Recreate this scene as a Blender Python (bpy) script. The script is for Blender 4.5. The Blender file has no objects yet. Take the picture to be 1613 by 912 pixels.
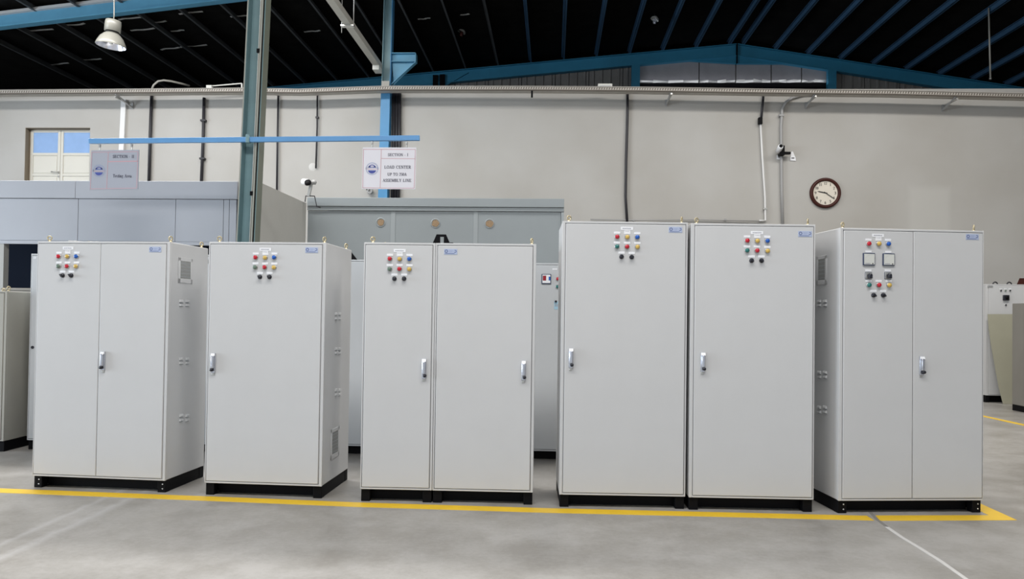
import bpy, bmesh, math, random
from mathutils import Vector, Matrix

random.seed(7)
C = bpy.context.scene.collection
SC = bpy.context.scene

# ------------------------------------------------------------------ camera
FPX, CXP, CYP, EYE = 1186.0, 806.5, 474.0, 1.51      # focal length and optical axis in pixels of 1613 x 912, eye height
yv = Vector(((870 - CXP) / FPX, (CYP - 495) / FPX, 1.0)).normalized()     # hall depth axis seen by the camera
zv = Vector((.0135, 1.0, 0.0)); zv.z = -(zv.x * yv.x + zv.y * yv.y) / yv.z; zv.normalize()
xv = zv.cross(yv)
if xv.x < 0: xv = -xv
W = Matrix((xv, yv, zv))                             # camera (right, up, forward) -> world
cam = bpy.data.cameras.new('camera'); co = bpy.data.objects.new('camera', cam); C.objects.link(co)
cam.sensor_fit = 'HORIZONTAL'; cam.sensor_width = 36.0
cam.lens = FPX / 1613 * 36.0
cam.shift_y = (CYP - 456) / 1613
cam.clip_end = 200
r, u, f = W @ Vector((1, 0, 0)), W @ Vector((0, 1, 0)), W @ Vector((0, 0, 1))
co.matrix_world = Matrix(((r.x, u.x, -f.x, 0), (r.y, u.y, -f.y, 0), (r.z, u.z, -f.z, EYE), (0, 0, 0, 1)))
SC.camera = co
EYEV = Vector((0, 0, EYE))

# ------------------------------------------------------------------ light and exposure
world = bpy.data.worlds.new('daylight'); SC.world = world; world.use_nodes = True
bg = world.node_tree.nodes['Background']
bg.inputs[0].default_value = (0.86, 0.93, 1.0, 1); bg.inputs[1].default_value = 1.12
SC.view_settings.view_transform = 'Standard'; SC.view_settings.look = 'None'
SC.view_settings.gamma = 1.0; SC.view_settings.use_curve_mapping = False
SC.view_settings.exposure = 0.0


def area(name, loc, rot, sx, sy, power, col):
    l = bpy.data.lights.new(name, 'AREA'); l.shape = 'RECTANGLE'; l.size = sx; l.size_y = sy
    l.energy = power; l.color = col
    o = bpy.data.objects.new(name, l); o.location = loc; o.rotation_euler = rot; C.objects.link(o)
    return o


# translucent strips in the roof of the hall: daylight from overhead, in front of and above the row
area('skylight', (-9.0, 10.5, 8.1), (0, 0, 0), 12.0, 1.2, 1600, (1.0, .98, .95))
area('skylight', (5.5, 10.5, 8.6), (0, 0, 0), 9.0, 1.2, 720, (1.0, .965, .91))
area('skylight', (-2.0, 1.5, 8.6), (0, 0, 0), 14.0, 1.5, 1300, (1.0, .98, .95))
# strip light added for daylight that leaks through the ventilation gap of the far gable
area('vent_daylight', (5.2, 22.08, 8.28), (math.radians(155), 0, 0), 5.3, .08, 3, (.9, .93, 1.0))
# added area light for daylight from openings out of view on the left
area('left_daylight', (-19, 3.0, 2.6), (0, math.radians(-90), 0), 5.0, 9.0, 2000, (.80, .90, 1.0))


def at(px, py, Y=None, Z=None, X=None):
    d = W @ Vector(((px - CXP) / FPX, (CYP - py) / FPX, 1.0))
    if Y is not None: t = Y / d.y
    elif Z is not None: t = (Z - EYE) / d.z
    else: t = X / d.x
    return EYEV + d * t


# ------------------------------------------------------------------ materials
def mat(name, col, rough=.5, metal=0.0, noise=0.0, nscale=8.0, bump=0.0, bscale=120.0, col2=None, spec=.5, coat=0.0, emit=None):
    m = bpy.data.materials.new(name); m.use_nodes = True
    nt = m.node_tree; b = nt.nodes['Principled BSDF']
    b.inputs['Base Color'].default_value = (*col, 1); b.inputs['Roughness'].default_value = rough
    b.inputs['Metallic'].default_value = metal; b.inputs['Specular IOR Level'].default_value = spec
    if coat: b.inputs['Coat Weight'].default_value = coat
    if emit:
        b.inputs['Emission Color'].default_value = (*emit[0], 1); b.inputs['Emission Strength'].default_value = emit[1]
    tc = None
    if noise or bump: tc = nt.nodes.new('ShaderNodeTexCoord')
    if noise:
        n = nt.nodes.new('ShaderNodeTexNoise'); n.inputs['Scale'].default_value = nscale; n.inputs['Detail'].default_value = 6
        n.inputs['Roughness'].default_value = .6
        nt.links.new(tc.outputs['Object'], n.inputs['Vector'])
        rp = nt.nodes.new('ShaderNodeMapRange'); rp.inputs[1].default_value = .3; rp.inputs[2].default_value = .7
        nt.links.new(n.outputs['Fac'], rp.inputs[0])
        mx = nt.nodes.new('ShaderNodeMix'); mx.data_type = 'RGBA'
        c2 = col2 or tuple(c * (1 - noise) for c in col)
        mx.inputs['A'].default_value = (*col, 1); mx.inputs['B'].default_value = (*c2, 1)
        nt.links.new(rp.outputs[0], mx.inputs['Factor']); nt.links.new(mx.outputs['Result'], b.inputs['Base Color'])
    if bump:
        n2 = nt.nodes.new('ShaderNodeTexNoise'); n2.inputs['Scale'].default_value = bscale; n2.inputs['Detail'].default_value = 3
        nt.links.new(tc.outputs['Object'], n2.inputs['Vector'])
        bp = nt.nodes.new('ShaderNodeBump'); bp.inputs['Strength'].default_value = bump; bp.inputs['Distance'].default_value = .002
        nt.links.new(n2.outputs['Fac'], bp.inputs['Height']); nt.links.new(bp.outputs['Normal'], b.inputs['Normal'])
    return m


M = {}
M['paint'] = mat('powder_coat_light_grey', (.562, .566, .573), .42, bump=.12, bscale=500, noise=.03, nscale=3)
M['paint2'] = mat('powder_coat_grey_gloss', (.53, .55, .57), .25, bump=.08, bscale=400, noise=.04, nscale=2)
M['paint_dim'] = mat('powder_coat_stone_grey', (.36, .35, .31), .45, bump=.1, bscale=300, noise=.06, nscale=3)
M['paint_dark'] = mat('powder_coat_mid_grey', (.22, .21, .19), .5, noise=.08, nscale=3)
M['olive'] = mat('olive_beige_sheet', (.36, .35, .27), .5, noise=.06, nscale=3)
M['black'] = mat('black_paint', (.004, .004, .005), .55, spec=.1)
M['gasket'] = mat('rubber_gasket', (.30, .30, .31), .8)
M['black_plastic'] = mat('black_plastic', (.012, .013, .022), .3)
M['chrome'] = mat('chrome', (.52, .54, .60), .25, metal=.8)
M['steel'] = mat('zinc_steel', (.55, .55, .53), .35, metal=.8, noise=.1, nscale=20)
M['brass'] = mat('yellow_zinc', (.50, .43, .28), .35, metal=.7)
M['white_plate'] = mat('white_laminate', (.82, .83, .86), .35)
M['print_grey'] = mat('grey_print', (.30, .31, .36), .6)
M['red'] = mat('red_lens', (.50, .012, .03), .25)
M['yellow'] = mat('amber_lens', (.62, .42, .10), .25)
M['blue'] = mat('blue_lens', (.01, .10, .45), .25)
M['green'] = mat('green_lens', (.02, .16, .15), .25)
M['greyg'] = mat('grey_green_lens', (.13, .19, .15), .25)
M['plate_blue'] = mat('nameplate_blue', (.30, .36, .54), .35)
M['name_blue'] = mat('nameplate_pale_blue', (.40, .46, .62), .35)
M['plate_ink'] = mat('nameplate_ink', (.07, .10, .25), .4)
M['navy'] = mat('logo_navy', (.06, .08, .32), .4)
M['glass_face'] = mat('meter_face', (.62, .63, .60), .15)
M['meter_frame'] = mat('meter_frame', (.035, .05, .10), .35)
M['disp_red'] = mat('red_display', (.30, .01, .02), .2)
M['mesh_grey'] = mat('filter_mat', (.31, .315, .31), .9, noise=.3, nscale=300)
M['blue_sticker'] = mat('pale_blue_sticker', (.35, .55, .68), .5)
M['beam_blue'] = mat('blue_beam_paint', (.11, .34, .52), .45, noise=.15, nscale=2)
M['bar_blue'] = mat('blue_tube_paint', (.13, .33, .62), .4, noise=.1, nscale=3)
M['col_teal'] = mat('teal_column_paint', (.21, .34, .37), .45, noise=.2, nscale=2)
M['col_blue'] = mat('blue_column_paint', (.06, .24, .46), .45, noise=.12, nscale=2)
M['rafter_blue'] = mat('blue_rafter_paint', (.035, .27, .45), .5, noise=.15, nscale=1.5)
M['purlin_blue'] = mat('blue_purlin_paint', (.065, .145, .255), .6, spec=.15, noise=.2, nscale=1.5)
M['purlin_dim'] = mat('dim_purlin_paint', (.10, .108, .115), .6, spec=.15, noise=.25, nscale=1.5)  # grey copy of the blue paint for the dimly lit left purlins
M['roof'] = mat('black_roof_lining', (.011, .0105, .010), .9, noise=.6, nscale=2.5, spec=.08)
M['foil'] = mat('pale_foil_glint', (.75, .75, .72), .3, metal=.4)  # also colours the painted roof glints and the bright vent edge
M['offwhite'] = mat('off_white_metal', (.62, .62, .58), .4)
M['flange_white'] = mat('flange_white', (.55, .56, .57), .5)
M['booth'] = mat('booth_sheet_blue_grey', (.41, .425, .465), .4, noise=.05, nscale=1.2)
M['booth_side'] = mat('booth_sheet_warm_grey', (.43, .425, .40), .55, noise=.06, nscale=2)
M['booth2'] = mat('booth_sheet_grey', (.27, .30, .315), .45, noise=.08, nscale=1.2)
M['tape'] = mat('seam_tape', (.30, .33, .345), .4)
M['dark_room'] = mat('unlit_booth_interior', (.008, .012, .022), .9, spec=.08)  # near-black tone stands in for the unlit inside of the booth
M['rust'] = mat('brown_packing', (.36, .25, .15), .8, noise=.4, nscale=40)
M['duct_beige'] = mat('beige_duct', (.42, .41, .37), .5, noise=.12, nscale=3)
M['tray'] = mat('galvanised_tray', (.44, .41, .37), .5, metal=.1, noise=.15, nscale=6)
M['tray_dark'] = mat('tray_slots_underside', (.10, .085, .07), .7)
M['pipe_black'] = mat('black_conduit', (.022, .021, .026), .5)
M['pipe_white'] = mat('white_conduit', (.72, .72, .72), .4)
M['pipe_grey'] = mat('grey_conduit', (.33, .33, .33), .4)
M['cream'] = mat('cream_paint', (.60, .58, .52), .4)
M['filler'] = mat('pale_filler', (.56, .55, .53), .8)
M['reveal'] = mat('brown_reveal', (.20, .165, .12), .7)
M['cream_edge'] = mat('tan_frame_paint', (.50, .42, .33), .45)
M['pane'] = mat('daylight_blue_glass', (.27, .41, .66), .15, noise=.15, nscale=3, emit=((.35, .52, .9), .10))  # blue and glow stand in for daylight beyond the glass
M['wood'] = mat('dark_red_wood', (.055, .011, .007), .4, noise=.3, nscale=10, spec=.3)
M['dial'] = mat('clock_dial', (.68, .63, .55), .35)
M['ink'] = mat('black_ink', (.02, .02, .02), .5)
M['sign'] = mat('white_sign_board', (.74, .72, .76), .35)
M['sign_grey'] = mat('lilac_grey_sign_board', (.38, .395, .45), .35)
M['sign_line'] = mat('pink_rule', (.58, .33, .36), .5)
M['sign_ink'] = mat('sign_lettering', (.10, .10, .14), .5)
M['pale_edge'] = mat('pale_flange_edge', (.31, .31, .27), .5)
M['line_yellow'] = mat('yellow_floor_paint', (.82, .53, .035), .4, noise=.12, nscale=5)
M['joint'] = mat('pale_joint_filler', (.58, .57, .56), .6)
M['joint_dark'] = mat('dark_joint', (.20, .19, .18), .7)
M['siding'] = mat('grey_corrugated', (.27, .255, .24), .55, metal=.1, noise=.2, nscale=2)
M['panel_grey'] = mat('translucent_sheet', (.42, .41, .43), .4, metal=.1, noise=.2, nscale=2)
M['reflector'] = mat('lamp_reflector', (.85, .86, .95), .15, metal=.7)
M['lamp_grey'] = mat('lamp_housing', (.20, .197, .175), .35, noise=.06, nscale=6)
M['film'] = mat('plastic_film', (.72, .72, .72), .25)


def plaster():
    m = mat('plaster_wall', (.42, .405, .375), .85, bump=.25, bscale=25)
    nt = m.node_tree; b = nt.nodes['Principled BSDF']
    tc = nt.nodes.new('ShaderNodeTexCoord')
    n = nt.nodes.new('ShaderNodeTexNoise'); n.inputs['Scale'].default_value = .55; n.inputs['Detail'].default_value = 7
    nt.links.new(tc.outputs['Object'], n.inputs['Vector'])
    cr = nt.nodes.new('ShaderNodeValToRGB')
    cr.color_ramp.elements[0].position = .32; cr.color_ramp.elements[0].color = (.385, .37, .345, 1)
    cr.color_ramp.elements[1].position = .68; cr.color_ramp.elements[1].color = (.44, .432, .415, 1)
    nt.links.new(n.outputs['Fac'], cr.inputs[0])
    # pale repaired patches with an outline of their own: masks in wall coordinates
    sp = nt.nodes.new('ShaderNodeSeparateXYZ'); nt.links.new(tc.outputs['Object'], sp.inputs[0])

    def mth(op, a, bb):
        q = nt.nodes.new('ShaderNodeMath'); q.operation = op; q.use_clamp = False
        for i, v in enumerate((a, bb)):
            if isinstance(v, (int, float)): q.inputs[i].default_value = v
            else: nt.links.new(v, q.inputs[i])
        return q.outputs[0]
    p0, p1 = at(1428, 290, Y=16.3), at(1500, 375, Y=16.3)
    cx_, cz_, hx, hz = (p0.x + p1.x) / 2, (p0.z + p1.z) / 2, (p1.x - p0.x) / 2, (p0.z - p1.z) / 2
    ax = mth('SUBTRACT', 1.0, mth('DIVIDE', mth('ABSOLUTE', mth('SUBTRACT', sp.outputs[0], cx_), 0), hx))
    az = mth('SUBTRACT', 1.0, mth('DIVIDE', mth('ABSOLUTE', mth('SUBTRACT', sp.outputs[2], cz_), 0), hz))
    mk = mth('MULTIPLY', mth('MINIMUM', ax, az), 4.0)
    mk = mth('MINIMUM', mth('MAXIMUM', mk, 0.0), 1.0)
    mk = mth('MULTIPLY', mk, .55)
    mx = nt.nodes.new('ShaderNodeMix'); mx.data_type = 'RGBA'
    nt.links.new(mk, mx.inputs['Factor']); nt.links.new(cr.outputs[0], mx.inputs['A']); mx.inputs['B'].default_value = (.48, .475, .45, 1)
    nt.links.new(mx.outputs['Result'], b.inputs['Base Color'])
    return m


def concrete():
    m = bpy.data.materials.new('polished_concrete'); m.use_nodes = True
    nt = m.node_tree; b = nt.nodes['Principled BSDF']
    tc = nt.nodes.new('ShaderNodeTexCoord')

    def noise(sc, det, rough=.6):
        n = nt.nodes.new('ShaderNodeTexNoise'); n.inputs['Scale'].default_value = sc; n.inputs['Detail'].default_value = det
        n.inputs['Roughness'].default_value = rough
        nt.links.new(tc.outputs['Object'], n.inputs['Vector']); return n.outputs['Fac']

    def mth(op, a, bb=0.0):
        q = nt.nodes.new('ShaderNodeMath'); q.operation = op
        for i, v in enumerate((a, bb)):
            if isinstance(v, (int, float)): q.inputs[i].default_value = v
            else: nt.links.new(v, q.inputs[i])
        return q.outputs[0]
    big, mid, fine = noise(.9, 6), noise(4, 9, .75), noise(26, 6, .75)
    v = mth('ADD', mth('MULTIPLY', big, .48), mth('ADD', mth('MULTIPLY', mid, .32), mth('MULTIPLY', fine, .20)))
    cr = nt.nodes.new('ShaderNodeValToRGB')
    e = cr.color_ramp.elements
    e[0].position = .43; e[0].color = (.265, .250, .228, 1); e[1].position = .57; e[1].color = (.375, .362, .345, 1)
    nt.links.new(v, cr.inputs[0])
    # two pale drag marks across the slab, left of the row
    sp = nt.nodes.new('ShaderNodeSeparateXYZ'); nt.links.new(tc.outputs['Object'], sp.inputs[0])
    tot = None
    for (a, bq, wd) in (((0, 858), (168, 783), .045), ((0, 880), (200, 788), .06)):
        A, B = at(*a, Z=0), at(*bq, Z=0)
        d = (B - A).normalized(); nx, ny = -d.y, d.x; c0 = A.x * nx + A.y * ny
        dist = mth('ABSOLUTE', mth('SUBTRACT', mth('ADD', mth('MULTIPLY', sp.outputs[0], nx), mth('MULTIPLY', sp.outputs[1], ny)), mth('ADD', c0 - .06, mth('MULTIPLY', mid, .12))))
        k = mth('MAXIMUM', mth('SUBTRACT', 1.0, mth('DIVIDE', dist, wd)), 0.0)
        tot = k if tot is None else mth('MAXIMUM', tot, k)
    along = mth('LESS_THAN', sp.outputs[0], -2.9)
    tot = mth('MULTIPLY', mth('MULTIPLY', tot, along), .32)
    mx = nt.nodes.new('ShaderNodeMix'); mx.data_type = 'RGBA'
    nt.links.new(tot, mx.inputs['Factor']); nt.links.new(cr.outputs[0], mx.inputs['A']); mx.inputs['B'].default_value = (.56, .56, .57, 1)
    nt.links.new(mx.outputs['Result'], b.inputs['Base Color'])
    rr = nt.nodes.new('ShaderNodeMapRange'); rr.inputs[1].default_value = .3; rr.inputs[2].default_value = .7
    rr.inputs[3].default_value = .28; rr.inputs[4].default_value = .38
    nt.links.new(mid, rr.inputs[0]); nt.links.new(rr.outputs[0], b.inputs['Roughness'])
    b.inputs['Specular IOR Level'].default_value = .45
    return m


M['plaster'] = plaster(); M['concrete'] = concrete()


# ------------------------------------------------------------------ mesh helpers
class B:
    """collects shapes, each with a material slot, and links them as one mesh object"""
    def __init__(s): s.bm = bmesh.new(); s.mats = []

    def slot(s, m):
        m = M[m]
        if m not in s.mats: s.mats.append(m)
        return s.mats.index(m)

    def faces(s, fs, m, smooth=False):
        i = s.slot(m)
        for q in fs: q.material_index = i; q.smooth = smooth

    def box(s, a, b, m, bev=0.0, seg=2, mtx=None):
        x0, y0, z0 = a; x1, y1, z1 = b
        v = [s.bm.verts.new(p) for p in ((x0, y0, z0), (x1, y0, z0), (x1, y1, z0), (x0, y1, z0), (x0, y0, z1), (x1, y0, z1), (x1, y1, z1), (x0, y1, z1))]
        if mtx:
            for q in v: q.co = mtx @ q.co
        fs = [s.bm.faces.new([v[i] for i in q]) for q in ((0, 3, 2, 1), (4, 5, 6, 7), (0, 1, 5, 4), (1, 2, 6, 5), (2, 3, 7, 6), (3, 0, 4, 7))]
        s.faces(fs, m)
        if bev:
            es = list({e for q in fs for e in q.edges})
            res = bmesh.ops.bevel(s.bm, geom=es, offset=bev, segments=seg, profile=.5, affect='EDGES')
            s.faces(res['faces'], m, True)
        return s

    def bar(s, p, q, w, h, m, up=Vector((0, 0, 1)), bev=0.0):
        """rectangular bar from p to q, w across, h along up"""
        p, q = Vector(p), Vector(q); d = (q - p); L = d.length; d.normalize()
        sx = d.cross(up).normalized(); uu = sx.cross(d).normalized()
        mt = Matrix((( d.x, sx.x, uu.x, p.x), (d.y, sx.y, uu.y, p.y), (d.z, sx.z, uu.z, p.z), (0, 0, 0, 1)))
        return s.box((0, -w / 2, -h / 2), (L, w / 2, h / 2), m, bev, mtx=mt)

    def prism(s, pts, ext, m):
        """polygon pts (3-D) extruded by vector ext"""
        ext = Vector(ext)
        a = [s.bm.verts.new(Vector(p)) for p in pts]; b = [s.bm.verts.new(Vector(p) + ext) for p in pts]
        fs = [s.bm.faces.new(a), s.bm.faces.new(b[::-1])]
        n = len(pts)
        for i in range(n): fs.append(s.bm.faces.new((a[i], b[i], b[(i + 1) % n], a[(i + 1) % n])))
        bmesh.ops.recalc_face_normals(s.bm, faces=fs)
        s.faces(fs, m); return s

    def lathe(s, prof, m, n=20, mtx=None, smooth=True):
        """prof: (radius, height) pairs around local z"""
        rings = []
        for (rr, z) in prof:
            if rr < 1e-6: ring = [s.bm.verts.new((0, 0, z))]
            else: ring = [s.bm.verts.new((rr * math.cos(2 * math.pi * i / n), rr * math.sin(2 * math.pi * i / n), z)) for i in range(n)]
            if mtx:
                for q in ring: q.co = mtx @ q.co
            rings.append(ring)
        fs = []
        for A, Bq in zip(rings, rings[1:]):
            for i in range(n):
                j = (i + 1) % n
                if len(A) == 1 and len(Bq) == 1: continue
                if len(A) == 1: fs.append(s.bm.faces.new((A[0], Bq[j], Bq[i])))
                elif len(Bq) == 1: fs.append(s.bm.faces.new((A[i], A[j], Bq[0])))
                else: fs.append(s.bm.faces.new((A[i], A[j], Bq[j], Bq[i])))
        bmesh.ops.recalc_face_normals(s.bm, faces=fs)
        s.faces(fs, m, smooth); return s

    def tube(s, pts, rad, m, n=10, closed=False):
        pts = [Vector(p) for p in pts]; rings = []; N = len(pts); ref = None
        for i, p in enumerate(pts):
            if closed: d = pts[(i + 1) % N] - pts[i - 1]
            else: d = pts[min(i + 1, N - 1)] - pts[max(i - 1, 0)]
            d.normalize()
            if ref is None: ref = Vector((0, 0, 1)) if abs(d.z) < .9 else Vector((0, 1, 0))
            a = d.cross(ref).normalized(); b = a.cross(d).normalized(); ref = b
            rr = rad[i] if isinstance(rad, (list, tuple)) else rad
            rings.append([s.bm.verts.new(p + a * rr * math.cos(2 * math.pi * k / n) + b * rr * math.sin(2 * math.pi * k / n)) for k in range(n)])
        fs = []
        for i in range(N if closed else N - 1):
            A, Bq = rings[i], rings[(i + 1) % N]
            for k in range(n): fs.append(s.bm.faces.new((A[k], A[(k + 1) % n], Bq[(k + 1) % n], Bq[k])))
        if not closed: fs += [s.bm.faces.new(rings[0][::-1]), s.bm.faces.new(rings[-1])]
        bmesh.ops.recalc_face_normals(s.bm, faces=fs)
        s.faces(fs, m, True); return s

    def poly(s, pts, m):
        q = s.bm.faces.new([s.bm.verts.new(Vector(p)) for p in pts]); s.faces([q], m); return s

    def build(s, name, parent=None, **props):
        me = bpy.data.meshes.new(name); s.bm.to_mesh(me); s.bm.free()
        for m in s.mats: me.materials.append(m)
        o = bpy.data.objects.new(name, me); C.objects.link(o)
        if parent: o.parent = parent
        for k, v in props.items(): o[k] = v
        return o


def thing(name, label, cat, loc=(0, 0, 0), rz=0.0, group=None):
    o = bpy.data.objects.new(name, None); o.empty_display_size = .1; C.objects.link(o)
    o.location = loc; o.rotation_euler = (0, 0, rz); o['label'] = label; o['category'] = cat
    if group: o['group'] = group
    return o


def tag(o, label, cat, group=None):
    o['label'] = label; o['category'] = cat
    if group: o['group'] = group
    return o


def rot_front():                      # local z of a lathe -> out of a front face (-y)
    return Matrix.Rotation(math.pi / 2, 4, 'X')


# ------------------------------------------------------------------ lettering: upright serif strokes (unit = cap height)
TK, TN = .20, .10


def glyph(ch):
    """strokes (x0,y0,x1,y1,width) and advance width"""
    S = []

    def L(x0, y0, x1, y1, w): S.append((x0, y0, x1, y1, w))

    def arc(cx, cy, rx, ry, a0, a1, w, n=9):
        for i in range(n):
            t0 = math.radians(a0 + (a1 - a0) * i / n); t1 = math.radians(a0 + (a1 - a0) * (i + 1) / n)
            tm = (t0 + t1) / 2; ww = TN + (w - TN) * abs(math.cos(tm))
            L(cx + rx * math.cos(t0), cy + ry * math.sin(t0), cx + rx * math.cos(t1), cy + ry * math.sin(t1), ww)

    def stem(x, y0=0, y1=1, w=TK, ser=.13, top=True, bot=True):
        L(x, y0, x, y1, w)
        if bot: L(x - ser, y0 + TN / 2, x + ser, y0 + TN / 2, TN)
        if top: L(x - ser, y1 - TN / 2, x + ser, y1 - TN / 2, TN)
    T = TN / 2
    adv = .75
    if ch == 'A': L(.12, 0, .40, 1, TN); L(.40, 1, .70, 0, TK); L(.22, .34, .58, .34, TN); L(.0, T, .24, T, TN); L(.56, T, .84, T, TN); adv = .86
    elif ch == 'B': stem(.17); L(.17, 1 - T, .38, 1 - T, TN); L(.17, .53, .4, .53, TN); L(.17, T, .4, T, TN); arc(.36, .76, .2, .22, -90, 90, TK); arc(.38, .27, .24, .24, -90, 90, TK); adv = .74
    elif ch == 'C': arc(.42, .5, .34, .46, 50, 310, TK, 14); L(.68, .62, .68, 1, TN); adv = .82
    elif ch == 'D': stem(.17); L(.17, 1 - T, .34, 1 - T, TN); L(.17, T, .34, T, TN); arc(.34, .5, .34, .46, -90, 90, TK); adv = .84
    elif ch == 'E': stem(.17); L(.17, 1 - T, .62, 1 - T, TN); L(.17, T, .64, T, TN); L(.17, .52, .5, .52, TN); L(.62, .74, .62, 1, TN); L(.64, 0, .64, .28, TN); L(.48, .4, .48, .64, TN); adv = .76
    elif ch == 'I': stem(.2); adv = .44
    elif ch == 'L': stem(.17); L(.17, T, .62, T, TN); L(.63, 0, .63, .3, TN); adv = .74
    elif ch == 'M': stem(.13, w=TN, ser=.11); stem(.86); L(.16, 1, .5, .05, TK); L(.5, .05, .84, 1, TN); adv = 1.04
    elif ch == 'N': stem(.13, w=TN, ser=.11); L(.13, 1, .68, .02, TK); stem(.68, w=TN, ser=.12, bot=False); adv = .84
    elif ch == 'O': arc(.43, .5, .34, .46, 0, 360, TK, 18); adv = .88
    elif ch == 'P': stem(.17); L(.17, 1 - T, .38, 1 - T, TN); L(.17, .46, .38, .46, TN); arc(.38, .73, .22, .25, -90, 90, TK); adv = .68
    elif ch == 'R': stem(.17); L(.17, 1 - T, .38, 1 - T, TN); L(.17, .48, .38, .48, TN); arc(.38, .74, .2, .23, -90, 90, TK); L(.36, .48, .66, .04, TK); L(.6, T, .78, T, TN); adv = .8
    elif ch == 'S': arc(.31, .74, .21, .22, 40, 270, TK * .9, 9); arc(.31, .26, .22, .24, 90, -140, TK, 9); L(.51, .68, .51, 1, TN); L(.09, 0, .09, .32, TN); adv = .62
    elif ch == 'T': stem(.36, top=False); L(.04, 1 - T, .68, 1 - T, TN); L(.05, .7, .05, 1, TN); L(.67, .7, .67, 1, TN); adv = .76
    elif ch == 'U': L(.17, .3, .17, 1, TK); L(.03, 1 - T, .31, 1 - T, TN); L(.66, .3, .66, 1, TN); L(.54, 1 - T, .78, 1 - T, TN); arc(.42, .3, .245, .27, 180, 360, TK); adv = .84
    elif ch == 'Y': L(.1, 1, .4, .48, TK); L(.7, 1, .4, .48, TN); stem(.4, 0, .5, top=False); L(.0, 1 - T, .26, 1 - T, TN); L(.56, 1 - T, .8, 1 - T, TN); adv = .82
    elif ch == '-': L(.06, .36, .34, .36, .1); adv = .42
    elif ch == 'a': arc(.26, .5, .17, .15, 0, 150, TK * .7, 6); L(.42, 0, .42, .5, TK * .85); arc(.25, .17, .17, .15, 0, 360, TK * .7, 10); L(.42, T, .54, T, TN); adv = .56
    elif ch == 'e': arc(.28, .33, .21, .3, 0, 310, TK * .9, 12); L(.08, .36, .48, .36, TN); adv = .54
    elif ch == 'g': arc(.25, .42, .17, .2, 0, 360, TK * .8, 12); L(.38, .58, .52, .62, TN); arc(.26, -.12, .22, .16, 0, 360, TN, 10); adv = .54
    elif ch == 'i': L(.15, 0, .15, .62, TK); L(.03, T, .27, T, TN); L(.03, .6, .16, .6, TN); L(.15, .78, .15, .96, TK); adv = .3
    elif ch == 'n': L(.14, 0, .14, .62, TK); L(.02, T, .26, T, TN); L(.02, .6, .15, .6, TN); L(.47, 0, .47, .42, TK); L(.36, T, .6, T, TN); arc(.32, .42, .15, .2, 0, 170, TK * .8, 6); adv = .62
    elif ch == 'r': L(.14, 0, .14, .62, TK); L(.02, T, .28, T, TN); L(.02, .6, .15, .6, TN); arc(.32, .44, .14, .17, 50, 170, TK * .8, 5); adv = .48
    elif ch == 's': arc(.21, .48, .13, .14, 40, 270, TK * .8, 7); arc(.21, .18, .14, .15, 90, -140, TK * .8, 7); adv = .42
    elif ch == 't': L(.17, .08, .17, .84, TK); L(.04, .6, .32, .6, TN); arc(.26, .12, .09, .1, 180, 310, TK * .7, 4); adv = .36
    elif ch == '0': arc(.26, .5, .2, .46, 0, 360, TK, 14); adv = .56
    elif ch == '1': stem(.26, top=False); L(.1, .84, .26, .98, TN); adv = .5
    elif ch == '2': arc(.26, .72, .19, .25, -30, 170, TK, 8); L(.42, .6, .08, .06, TN * 1.3); L(.06, .06, .48, .06, .12); adv = .56
    elif ch == '3': arc(.25, .74, .18, .22, -90, 150, TK, 8); arc(.25, .27, .2, .25, 90, -150, TK, 8); adv = .54
    elif ch == '4': L(.34, 0, .34, 1, TK); L(.34, .98, .03, .3, TN); L(.03, .28, .5, .28, .1); adv = .56
    elif ch == '5': L(.1, .94, .46, .94, .12); L(.11, .94, .09, .56, TN); arc(.24, .31, .2, .28, 130, -140, TK, 9); adv = .54
    elif ch == '6': arc(.27, .29, .19, .26, 0, 360, TK, 12); arc(.42, .34, .34, .62, 100, 180, TN * 1.5, 6); adv = .56
    elif ch == '7': L(.05, .94, .48, .94, .12); L(.47, .92, .2, 0, TK * .8); adv = .54
    elif ch == '8': arc(.26, .75, .17, .21, 0, 360, TK * .9, 12); arc(.26, .27, .2, .24, 0, 360, TK * .9, 12); adv = .56
    elif ch == '9': arc(.26, .71, .19, .26, 0, 360, TK, 12); arc(.11, .66, .34, .62, -80, 0, TN * 1.5, 6); adv = .56
    elif ch == ' ': adv = .42
    return S, adv


def lettering(text, width, height, m, origin, name='lettering', parent=None, depth=.0012):
    """flat raised letters in the x-z plane, centred on origin, facing -y"""
    gl = [glyph(c) for c in text]; gap = .04
    tot = sum(a for _, a in gl) + gap * (len(gl) - 1)
    sx = width / tot; b = B(); x = -tot / 2; o = Vector(origin)
    for S, a in gl:
        for (x0, y0, x1, y1, w) in S:
            p, q = Vector(((x + x0) * sx, 0, (y0 - .5) * height)), Vector(((x + x1) * sx, 0, (y1 - .5) * height))
            d = (q - p)
            if d.length < 1e-6: continue
            d.normalize(); nn = Vector((-d.z, 0, d.x)) * (w * height / 2)
            b.poly([o + p - nn, o + q - nn, o + q + nn, o + p + nn], m)
        x += a + gap
    return b.build(name, parent, kind='stuff')


# ------------------------------------------------------------------ SETTING
YW, YG, YN = 16.3, 22.2, 16.2                  # partition wall, gable end, near portal frame


def struct(o): o['kind'] = 'structure'; return o


b = B(); b.box((-60, -60, -.2), (40, 23, 0), 'concrete'); floor = struct(b.build('floor'))

# yellow boundary line of the bay and joints in the slab
ln = [at(-60, 770.5, Z=0), at(340, 786, Z=0), at(566, 795.2, Z=0), at(860, 804.2, Z=0), at(1200, 812.2, Z=0), at(1371, 816.3, Z=0)]
HWD = .066


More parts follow.
